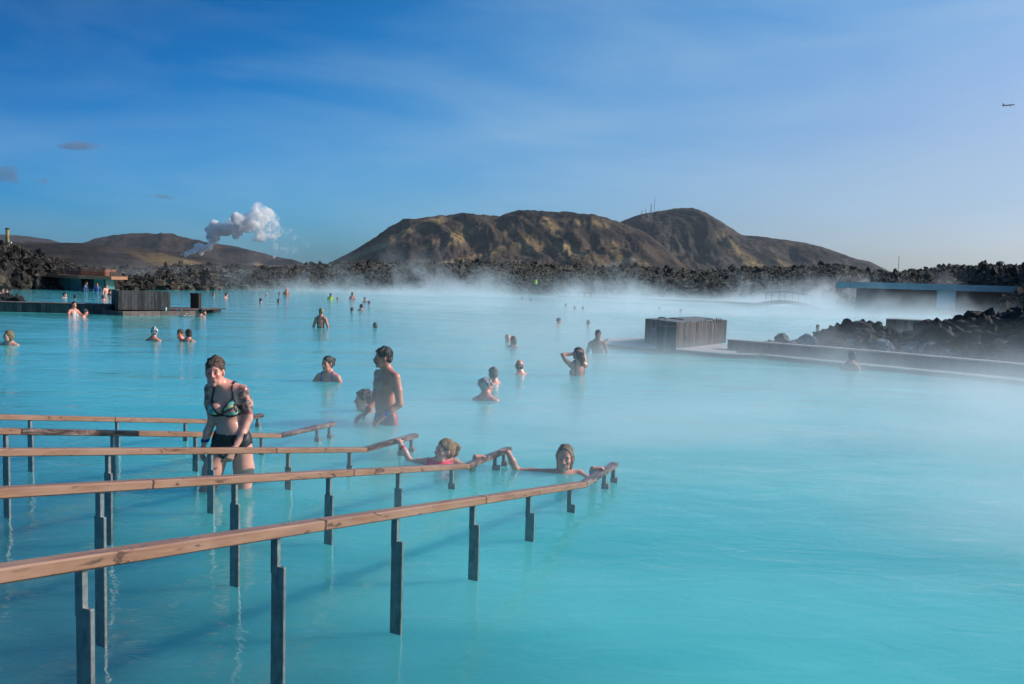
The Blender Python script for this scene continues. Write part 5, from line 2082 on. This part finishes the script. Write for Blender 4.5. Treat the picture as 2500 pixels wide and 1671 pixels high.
def part_mesh(B, kind, what):
    key = (kind, what)
    if key not in B['cache']:
        if kind == 'hair':
            B['cache'][key] = hair_mesh('hair', B['hf'], what, .010, len(B['cache']))
        else:
            B['cache'][key] = garment('swimsuit', B['V'], B['F'], SUITS[what](B), .007)
    return B['cache'][key]


BATH = 'bathers out in the pool'


def bather(label, kind, px, py, face_deg, hair='short', hair_c=(.03, .022, .018), skin=(1, 1, 1), suit=None, suit_c=(.02, .02, .03), sink=0.0, scale=1.0, group=BATH, hairname='hair'):
    """face_deg: 0 looks at the camera, 90 looks to image right, 180 looks away"""
    B = B_[kind]
    parts = [('body', B['me'], skin)]
    if hair:
        parts.append((hairname, part_mesh(B, 'hair', hair), hair_c))
    if suit:
        parts.append(('shirt' if suit == 'shirt' else 'swimsuit', part_mesh(B, 'suit', suit), suit_c))
    p = wp(px, py)
    az = math.atan2(p.x, p.y)
    o = person(label, parts, (p.x, p.y, -sink - (0.0 if group.startswith('people at') else 0.08)), math.radians(face_deg) - az, group)
    o.scale = (scale,) * 3
    return o


BLK, BRN, DBR, BLD, GRY, RED_, WHT = (.020, .016, .015), (.070, .038, .022), (.035, .022, .016), (.30, .19, .08), (.30, .29, .28), (.30, .12, .035), (.5, .5, .5)
LT, DK_, RD, MD = (1.12, 1.15, 1.18), (.72, .66, .62), (1.12, .88, .85), (1, 1, 1)

# middle distance
bather('person with dark hair in a high ponytail, shoulders out, in a blue swimsuit', 'f_chest', 800, 931, -20, 'pony', DBR, RD, 'straps', (.01, .12, .32), sink=-.02, scale=1.02)
bather('person with dark curly hair close behind the bare-chested standing bather', 'm_turn2', 890, 1004, -38, 'curly', (.045, .032, .026), RD, sink=.06, scale=1.08)
bather('person with grey curly hair seen from behind, red neck strap', 'f_turn', 1186, 977, 168, 'curly', (.30, .305, .31), RD, 'neckband', (.40, .035, .03), sink=.0, scale=1.0)
bather('person with short greying hair just behind the grey curly head', 'm_turn2', 1207, 937, -125, 'short', (.16, .14, .125), RD, sink=.04)
bather('balding person with dark side hair, seen from behind, shoulders out', 'm_turn2', 1270, 914, -160 + 20, 'bald', (.035, .025, .02), RD, sink=.04)
bather('person with long brown hair lifting both arms to the head, side on', 'f_hair', 1410, 917, -150, 'long', (.070, .045, .03), (.92, .86, .84), 'onepiece', (.30, .02, .06), sink=.04)
bather('bare-chested person standing chest-deep facing the camera beside the right deck', 'm_stand', 1458, 863, 8, 'short', BLK, DK_, sink=.07)
bather('bald person half hidden behind the red-haired bather', 'm_turn', 1240, 836, -20, None, BLK, RD, sink=.07)
bather('red-haired person seen from behind next to the bald bather', 'f_turn2', 1252, 848, 175, 'bob', (.22, .11, .03), RD, 'straps', (.2, .02, .03), sink=.05)
bather('short-haired blond person in a black low-back swimsuit standing with back turned', 'f_stand', 783, 800, 172, 'short', (.36, .27, .13), RD, 'onepiece', (.014, .016, .018), sink=.02)
bather('grey-haired head alone in the water right of the black swimsuit', 'm_deep', 916, 801, 195, 'short', (.13, .10, .09), RD, sink=.11)
bather('person with wet blond hair and a chalky face at the left edge', 'f_turn', 22, 843, -25, 'slick', (.20, .15, .07), (.95, 1.05, 1.15), sink=.0)
o = bather('person wearing a black and white flowered bathing cap', 'f_turn2', 375, 832, 150, 'cap', (1, 1, 1), RD, sink=.015, hairname='bathing_cap')
t = NT('flowered_cap')
vo = t.n('ShaderNodeTexVoronoi', {'Vector': t.coord(), 'Scale': 26.0}, feature='F1')
M['cap'] = t.set(color=t.mix(t.rng(vo.outputs['Distance'], 0.42, 0.55), (0.75, 0.75, 0.72), (0.012, 0.012, 0.014)), rough=0.5)
for ch in o.children:
    if ch.name.startswith('bathing_cap'):
        ch.data = ch.data.copy()
        ch.data.materials.clear()
        ch.data.materials.append(M['cap'])
bather('dark-haired person in profile behind the bather with the hair bun', 'm_turn', 443, 832, -75, 'short', BRN, RD, sink=.03)
bather('person with a dark hair bun and black straps, back turned, at left', 'f_turn2', 459, 834, 165, 'bun', BRN, RD, 'straps', (.014, .014, .015), sink=.04)
bather('person with dark hair tied up at the end of the left deck', 'f_turn2', 489, 774, 170, 'bun', BLK, LT, 'straps', (.02, .02, .02), sink=.03)
bather('dark head partly hidden behind the bather at the left deck end', 'm_child', 497, 771, 60, 'short', BLK, RD, sink=.05)
bather('person in a pale bikini sitting up against the left plank wall', 'f_chest', 180, 769, 35, 'short', DBR, RD, 'straps', (.5, .48, .46), sink=-.10)
bather('dark-haired person low in the water in front of the left plank wall', 'm_turn', 206, 774, 70, 'short', BLK, RD, sink=.02)
bather('person in mist beside the long wall on the right, back turned', 'f_turn2', 2076, 905, 160, 'bun', BRN, RD, 'neckband', (.3, .2, .1), sink=-.08)
# behind the left plank wall and around the hut
bather('person with a white mud mask on the face in front of the hut', 'm_turn', 158, 727, 30, 'short', BLK, (1.15, 1.3, 1.35), sink=.02)
bather('dark head low in the water in front of the hut', 'm_deep', 183, 729, 180, 'short', BLK, RD, sink=.10)
bather('grey-brown head in front of the right end of the hut', 'm_deep', 252, 733, 185, 'short', (.09, .07, .06), RD, sink=.02)
bather('dark-haired head next to the small lava islet at left', 'm_turn', 43, 730, 60, 'short', BLK, RD, sink=.05)
bather('outer one of two heads near the far left jetty', 'm_deep', 6, 716, 20, 'short', BLK, RD, sink=.0)
bather('inner one of two heads near the far left jetty', 'f_deep', 17, 716, -10, 'short', BLK, RD, sink=.04)
bather('person in a dark blue shirt in the left bay of the hut', 'm_stand', 210, 712.5, 60, 'short', BLK, DK_, 'shirt', (.01, .045, .14), sink=-.0, group='people at the hut')
bather('person in a blue shirt inside the right bay of the hut', 'm_stand', 237, 712.5, 10, 'short', BLK, DK_, 'shirt', (.01, .055, .20), sink=.06, group='people at the hut')
bather('bare-shouldered person in front of the right corner of the hut', 'm_stand', 259, 717, 40, 'short', BLK, (1.2, 1.1, 1.05), sink=.10, group='people at the hut')
bather('dark head beside the tall plank screen near the hut', 'm_deep', 268, 721, 120, 'short', BLK, DK_, sink=-.02, group='people at the hut')
# far centre
FAR = 'small far heads in the pool'
for (lb, kd, x, y, fd, hr_, hc, sk, su, sc_, snk) in [
    ('leftmost far dark head below the lava, near the slatted bin', 'm_deep', 521, 723, 20, 'short', BLK, RD, None, None, .03),
    ('far head and neck, second from left below the lava', 'm_turn', 552, 727, 60, 'short', DBR, RD, None, None, -.02),
    ('far dark head below the steam chimney side, third from left', 'm_deep', 636, 738, 160, 'short', BLK, RD, None, None, .06),
    ('far dark red-faced head left of the black swimsuit, low in water', 'm_deep', 680, 740, 20, 'short', BLK, RD, None, None, .07),
    ('far person with pink shoulders close to the lava bank', 'm_stand', 699, 721, 5, 'bald', GRY, RD, None, None, .08),
    ('tiny head beside the pink-shouldered person at the lava bank', 'm_deep', 682, 721, 0, 'short', BRN, RD, None, None, .08),
    ('tiny white-capped head at the lava bank', 'f_deep', 651, 722, 0, 'cap', (.7, .72, .75), RD, None, None, .08),
    ('far person in a lime yellow shirt', 'm_stand', 807, 731, 10, 'short', BLK, DK_, 'shirt', (.45, .60, .04), .22),
    ('tiny pale head right of the lime yellow shirt', 'f_deep', 824, 732, 0, 'short', GRY, RD, None, None, .10),
    ('far person with a red top and one arm out', 'f_stand', 860, 732, 10, 'short', DBR, RD, 'onepiece', (.35, .04, .04), .12),
    ('far dark head with bare shoulders, right of the red top', 'm_turn', 891, 738, -20, 'short', BLK, RD, None, None, -.03),
    ('far dark head just below the bare-shouldered far bather', 'm_deep', 901, 744, 190, 'short', BLK, DK_, None, None, .07),
    ('far dark head left of the small ponytailed head', 'm_deep', 859, 761, 170, 'short', BLK, DK_, None, None, .09),
    ('far head with a small ponytail to the right', 'f_turn2', 881, 758, 175, 'pony', DBR, MD, None, None, .03),
    ('dark-haired head with one shoulder, left of two heads before the right deck', 'm_turn', 1363, 793, 60, 'short', BLK, RD, None, None, .03),
    ('greyish head, right of two heads before the right deck', 'm_deep', 1436, 796, 180, 'short', (.10, .09, .08), RD, None, None, .06),
    ('tiny dark head in the steam, middle of three below the causeway', 'm_deep', 1403, 757, 0, 'short', BLK, DK_, None, None, .06),
    ('tiny head in the steam, rightmost of three below the causeway', 'm_deep', 1423, 757, 180, 'short', DBR, DK_, None, None, .07),
    ('faintest tiny head in the steam, leftmost of three below the causeway', 'm_deep', 1381, 749, 0, 'short', DBR, DK_, None, None, .07),
    ('dark head beyond the right wall, left of the lava rocks', 'm_turn', 1997, 808, -30, 'short', DBR, MD, None, None, .04),
    ('small head just above the lava rocks on the right', 'f_deep', 2094, 806, 0, 'short', DBR, MD, None, None, .0),
    ('tiny head in the steam left of the big plank box', 'm_deep', 1610, 757, 0, 'short', DBR, DK_, None, None, .07),
    ('tiny head in the steam above the big plank box', 'm_deep', 1662, 763, 0, 'short', DBR, DK_, None, None, .07),
    ('tiny dark head under the arched bridge, left', 'm_deep', 1275, 731, 0, 'short', DBR, DK_, None, None, .08),
    ('tiny dark head under the arched bridge, right', 'm_deep', 1296, 735, 0, 'short', DBR, DK_, None, None, .08),
]:
    bather(lb, kd, x, y, fd, hr_, hc, sk, su, sc_ or (.02, .02, .02), snk, 1.0, FAR)

# person in a hi-vis vest on the arched bridge
f = Field((-.40, -.30, -.06), (.40, .30, 1.90), .02)
hfv = head(f, (.0, -.03, 1.60), turn=-.3, s=1.0, neck=(0, .01, 1.44), nr=.058)
f.cap((0, .01, 1.43), (-.18, .01, 1.39), .06, .06, .05).cap((0, .01, 1.43), (.18, .01, 1.39), .06, .06, .05)
f.ell((0, .01, 1.25), (.18, .12, .19), .05).ell((0, .01, 1.02), (.165, .12, .18), .05)
for sx in (-1, 1):
    f.chain([(sx * .09, 0, .92), (sx * .10, -.01, .50), (sx * .10, .02, .08)], [.095, .068, .05], .03)
    f.cap((sx * .10, .0, .035), (sx * .11, -.14, .03), .045, .04, .02)
    f.chain([(sx * .20, .01, 1.39), (sx * .25, .03, 1.13), (sx * .24, -.06, .90), (sx * .22, -.08, .82)], [.058, .05, .042, .04], .02)
V, F = f.mesh()


def guard_paint(V, C):
    C[:] = np.array(SK_MID)[None, :]
    cl_ = (V[:, 2] < 1.45)
    C[cl_] = (.02, .024, .032)


me = body_mesh('body', V, F, guard_paint)
p = at(1308, 712, BR1)
o = person('person in a bright yellow hi-vis vest standing on the arched bridge',
           [('body', me, (1, 1, 1)), ('hair', hair_mesh('hair', hfv, 'short', .014, 1), (.02, .018, .016)),
            ('vest', garment('vest', V, F, lambda V: (V[:, 2] < 1.46) & (V[:, 2] > .93) & (np.abs(V[:, 0]) < .185), .02), (.62, .85, .02))],
           (p.x, BR1 + .9, p.z + .03), .2)
o.scale = (.92, .92, .92)
# ================================================================== steam over the water
def steam_box(label, lo, hi, dens, step):
    """a closed block of air whose steam density is dens(node tool, position, x, y, z)"""
    t = NT('pool_steam')
    t.t.nodes.remove(t.b)
    geo = t.n('ShaderNodeNewGeometry').outputs['Position']
    sep = t.n('ShaderNodeSeparateXYZ', {0: geo})
    d = dens(t, geo, *sep.outputs[:3])
    pv = t.n('ShaderNodeVolumePrincipled', {'Color': (0.94, 0.965, 1.0, 1), 'Density': d, 'Anisotropy': 0.1})
    t.link(pv.outputs[0], t.out.inputs['Volume'])
    t.m.cycles.volume_step_rate = step
    c = [(a + b) / 2 for a, b in zip(lo, hi)]
    o = MB().box(c, [b - a for a, b in zip(lo, hi)]).build('steam', t.m)
    return tag(o, label, 'steam', kind='stuff')


def ex(t, v):
    return t.math('POWER', 2.718, v)


def mul(t, *vs):
    r = vs[0]
    for v in vs[1:]:
        r = t.math('MULTIPLY', r, v)
    return r


def gauss(t, v, c, w):
    u = t.math('DIVIDE', t.math('SUBTRACT', v, c), w)
    return ex(t, t.math('MULTIPLY', t.math('MULTIPLY', u, u), -1.0))


def blanket(t, p, x, y, z):
    # thin, patchy vapour clinging to the hot surface, thicker to the right
    n1 = t.noise(t.mapping(p, (0.5, 0.8, 0.5), (0.0, 0.0, 0.3)), 0.60, 3, 0.6, 0.6)
    n2 = t.noise(t.mapping(p, (0.55, 0.8, 0.2), (0, 0, 0.5)), 0.17, 1, 0.5, 0.0)
    n = t.math('ADD', n1, t.math('MULTIPLY', t.math('SUBTRACT', n2, 0.5), 1.9))
    side = t.math('ADD', x, t.math('MULTIPLY', y, 0.22))
    reg = mul(t, t.rng(side, -1.0, 4.4, 0.0, 1.0), t.rng(y, 4.0, 7.2, 0.12, 1.0), t.rng(y, 9.5, 19, 1.0, 0.10))
    return mul(t, t.rng(n, 0.40, 0.66, 0.10, 1.0), ex(t, t.math('DIVIDE', z, -0.26)), reg, 1.5)


def far_wisps(t, p, x, y, z):
    # torn wisps rising off the far water and blown to the right
    q = t.mapping(p, (0.75, 0.6, 0.75), (0.0, 0.5, 0.1))
    n1 = t.noise(q, 0.36, 4, 0.62, 0.6)
    n2 = t.noise(p, 0.075, 1, 0.5, 0.0)
    n = t.math('ADD', n1, t.math('MULTIPLY', t.math('SUBTRACT', n2, 0.5), 0.9))
    reg = mul(t, t.rng(x, -30, 12, 0.16, 1.0), t.rng(y, 74, 80, 0.0, 1.0), t.math('SUBTRACT', 1.0, t.math('MULTIPLY', gauss(t, x, 2.0, 5.0), 0.8)))
    thr = t.math('SUBTRACT', n, t.math('MULTIPLY', z, 0.050))
    wisp = mul(t, t.rng(thr, 0.46, 0.60), ex(t, t.math('DIVIDE', z, -2.4)), 0.25)
    base = mul(t, ex(t, t.math('DIVIDE', z, -0.36)), 0.17)
    return mul(t, t.math('ADD', wisp, base), reg)


def mid_wisps(t, p, x, y, z):
    # the bank that hides the foot of the brick building
    q = t.mapping(p, (0.75, 0.7, 0.75), (0.0, 0.5, 0.3))
    n = t.math('ADD', t.noise(q, 0.55, 4, 0.62, 0.6), t.math('MULTIPLY', t.math('SUBTRACT', t.noise(p, 0.13, 1, 0.5), 0.5), 0.8))
    thr = t.math('SUBTRACT', n, t.math('MULTIPLY', z, 0.075))
    reg = t.rng(x, 4, 18, 0.1, 1.0)
    return mul(t, t.math('ADD', mul(t, t.rng(thr, 0.42, 0.58), ex(t, t.math('DIVIDE', z, -1.4)), 0.17), mul(t, ex(t, t.math('DIVIDE', z, -0.4)), 0.12)), reg)


def wall_wisps(t, p, x, y, z):
    # vapour curling over the right-hand walkway, the box and the rocks
    q = t.mapping(p, (0.8, 0.8, 0.8), (0.0, 0.5, 0.3))
    n = t.math('ADD', t.noise(q, 1.1, 4, 0.62, 0.7), t.math('MULTIPLY', t.math('SUBTRACT', t.noise(p, 0.33, 1, 0.5), 0.5), 0.9))
    thr = t.math('SUBTRACT', n, t.math('MULTIPLY', z, 0.16))
    reg = t.rng(x, 2.0, 7.0, 0.2, 1.0)
    return mul(t, t.rng(thr, 0.44, 0.62), ex(t, t.math('DIVIDE', z, -0.75)), reg, 0.15)


steam_box('thin vapour blanket clinging to the near water', (-14, 3.4, 0.012), (44, 68, 1.4), blanket, 2.5)
steam_box('torn white steam wisps along the far shore', (-46, 74, 0.014), (64, 97, 7.0), far_wisps, 1.2)
steam_box('white steam bank in front of the brick building', (3, 47, 0.016), (52, 57, 4.2), mid_wisps, 1.2)
steam_box('faint steam curling over the right-hand walkway', (1.5, 14.5, 0.018), (15, 21.5, 2.2), wall_wisps, 1.2)

# ---- the plume from the chimney ------------------------------------------------------------
PD = 900.0
o0 = at(446, 634, PD)
k_ = PD / FOCAL
path = [(446, 633, 3.5), (449, 626, 5), (456, 619, 8), (470, 613, 10), (487, 607, 13), (505, 599, 12), (518, 588, 11), (520, 574, 14), (526, 558, 20), (545, 552, 24), (566, 552, 22), (590, 546, 24),
        (606, 534, 22), (630, 538, 28), (640, 522, 22), (655, 535, 22), (650, 555, 20), (662, 575, 13), (668, 592, 9), (690, 602, 9), (702, 598, 10), (725, 606, 9), (700, 560, 10), (745, 590, 9), (720, 570, 8), (670, 625, 7), (620, 580, 9)]
fl = Field((-15, -34, -12), (160, 34, 80), 0.9)
rp = np.random.default_rng(21)
for (a, b, r) in path:
    for q in range(7 if r > 5 else 3):
        c = np.array(((a - 446 + rp.normal() * r * .45) * k_, rp.normal() * r * .5 * k_, (634 - b + rp.normal() * r * .42) * k_))
        fl.ell(c, np.full(3, r * k_ * rp.uniform(.38, .72)), 0.8)
V, F = fl.mesh()
N = normals(V, F)
V = V + N * (1.3 * fbm(V[:, 0] / 7, V[:, 1] / 7, V[:, 2] / 7, 3))[:, None] * np.clip((V[:, 0] + 5) / 20, .15, 1)[:, None]
t = NT('plume_steam')
t.t.nodes.remove(t.b)
v = t.coord()
n1 = t.noise(v, 0.13, 6, 0.66, 0.8)
sx_ = t.n('ShaderNodeSeparateXYZ', {0: v}).outputs[0]
thin = t.rng(sx_, 60, 120, 1.0, 0.09)
d = t.math('MULTIPLY', t.math('MULTIPLY', t.rng(n1, t.rng(sx_, 0, 110, 0.34, 0.50), t.rng(sx_, 0, 110, 0.48, 0.62), 0.02, 1.0), thin), 0.75)
pv = t.n('ShaderNodeVolumePrincipled', {'Color': (1.0, 1.0, 1.0, 1), 'Density': d, 'Anisotropy': 0.0})
t.link(pv.outputs[0], t.out.inputs['Volume'])
t.m.cycles.volume_step_rate = 0.6
me = np_mesh('steam_plume', V, F)
o = mesh_obj('steam_plume', me, t.m, None, o0)
tag(o, 'billowing white steam plume blown right from the thin chimney', 'steam', kind='stuff')

# ---- four small grey clouds low on the left -----------------------------------------------------
t = NT('grey_cloud')
t.t.nodes.remove(t.b)
pv = t.n('ShaderNodeVolumePrincipled', {'Color': (0.30, 0.34, 0.44, 1), 'Density': 0.0042, 'Anisotropy': 0.1})
t.link(pv.outputs[0], t.out.inputs['Volume'])
for (a, b, w, h, lb) in ((192, 357, 58, 9, 'largest small grey cloud, alone at left above the others'), (8, 428, 34, 15, 'grey cloud cut by the left edge of the sky'),
                         (103, 443, 22, 5, 'tiny grey cloud just right of the one at the left edge'), (392, 481, 38, 5, 'thin grey cloud up and left of the steam plume')):
    CD = 8000.0
    kk = CD / FOCAL
    fl = Field((-w * kk * 1.4, -w * kk, -h * kk * 2.5), (w * kk * 1.4, w * kk, h * kk * 2.5), h * kk / 5)
    for q in range(14):
        u = rp.uniform(-1, 1)
        s_ = (1 - .75 * abs(u))
        fl.ell((u * w * kk * .8, rp.normal() * w * kk * .15, rp.normal() * h * kk * .3), (w * kk * .28 * s_ + h * kk * .4, w * kk * .3 * s_ + h * kk * .3, h * kk * .5 * s_ + h * kk * .12), h * kk * .4)
    V, F = fl.mesh()
    N = normals(V, F)
    V = V + N * (h * kk * .30 * fbm(V[:, 0] / (h * kk * 1.3), V[:, 1] / (h * kk * 1.3), V[:, 2] / (h * kk), 3))[:, None]
    tag(mesh_obj('cloud', np_mesh('cloud', V, F), t.m, None, at(a, b, CD)), lb, 'cloud', 'small grey clouds')

# ---- air that pales the far hills ------------------------------------------------------------------
t = NT('haze_air')
t.t.nodes.remove(t.b)
pv = t.n('ShaderNodeVolumePrincipled', {'Color': (0.80, 0.90, 1.0, 1), 'Density': 0.00004, 'Anisotropy': 0.2})
t.link(pv.outputs[0], t.out.inputs['Volume'])
hb = MB().box((0, 2400, 148), (9000, 5200, 304)).build('haze', t.m)
tag(hb, kind='stuff')
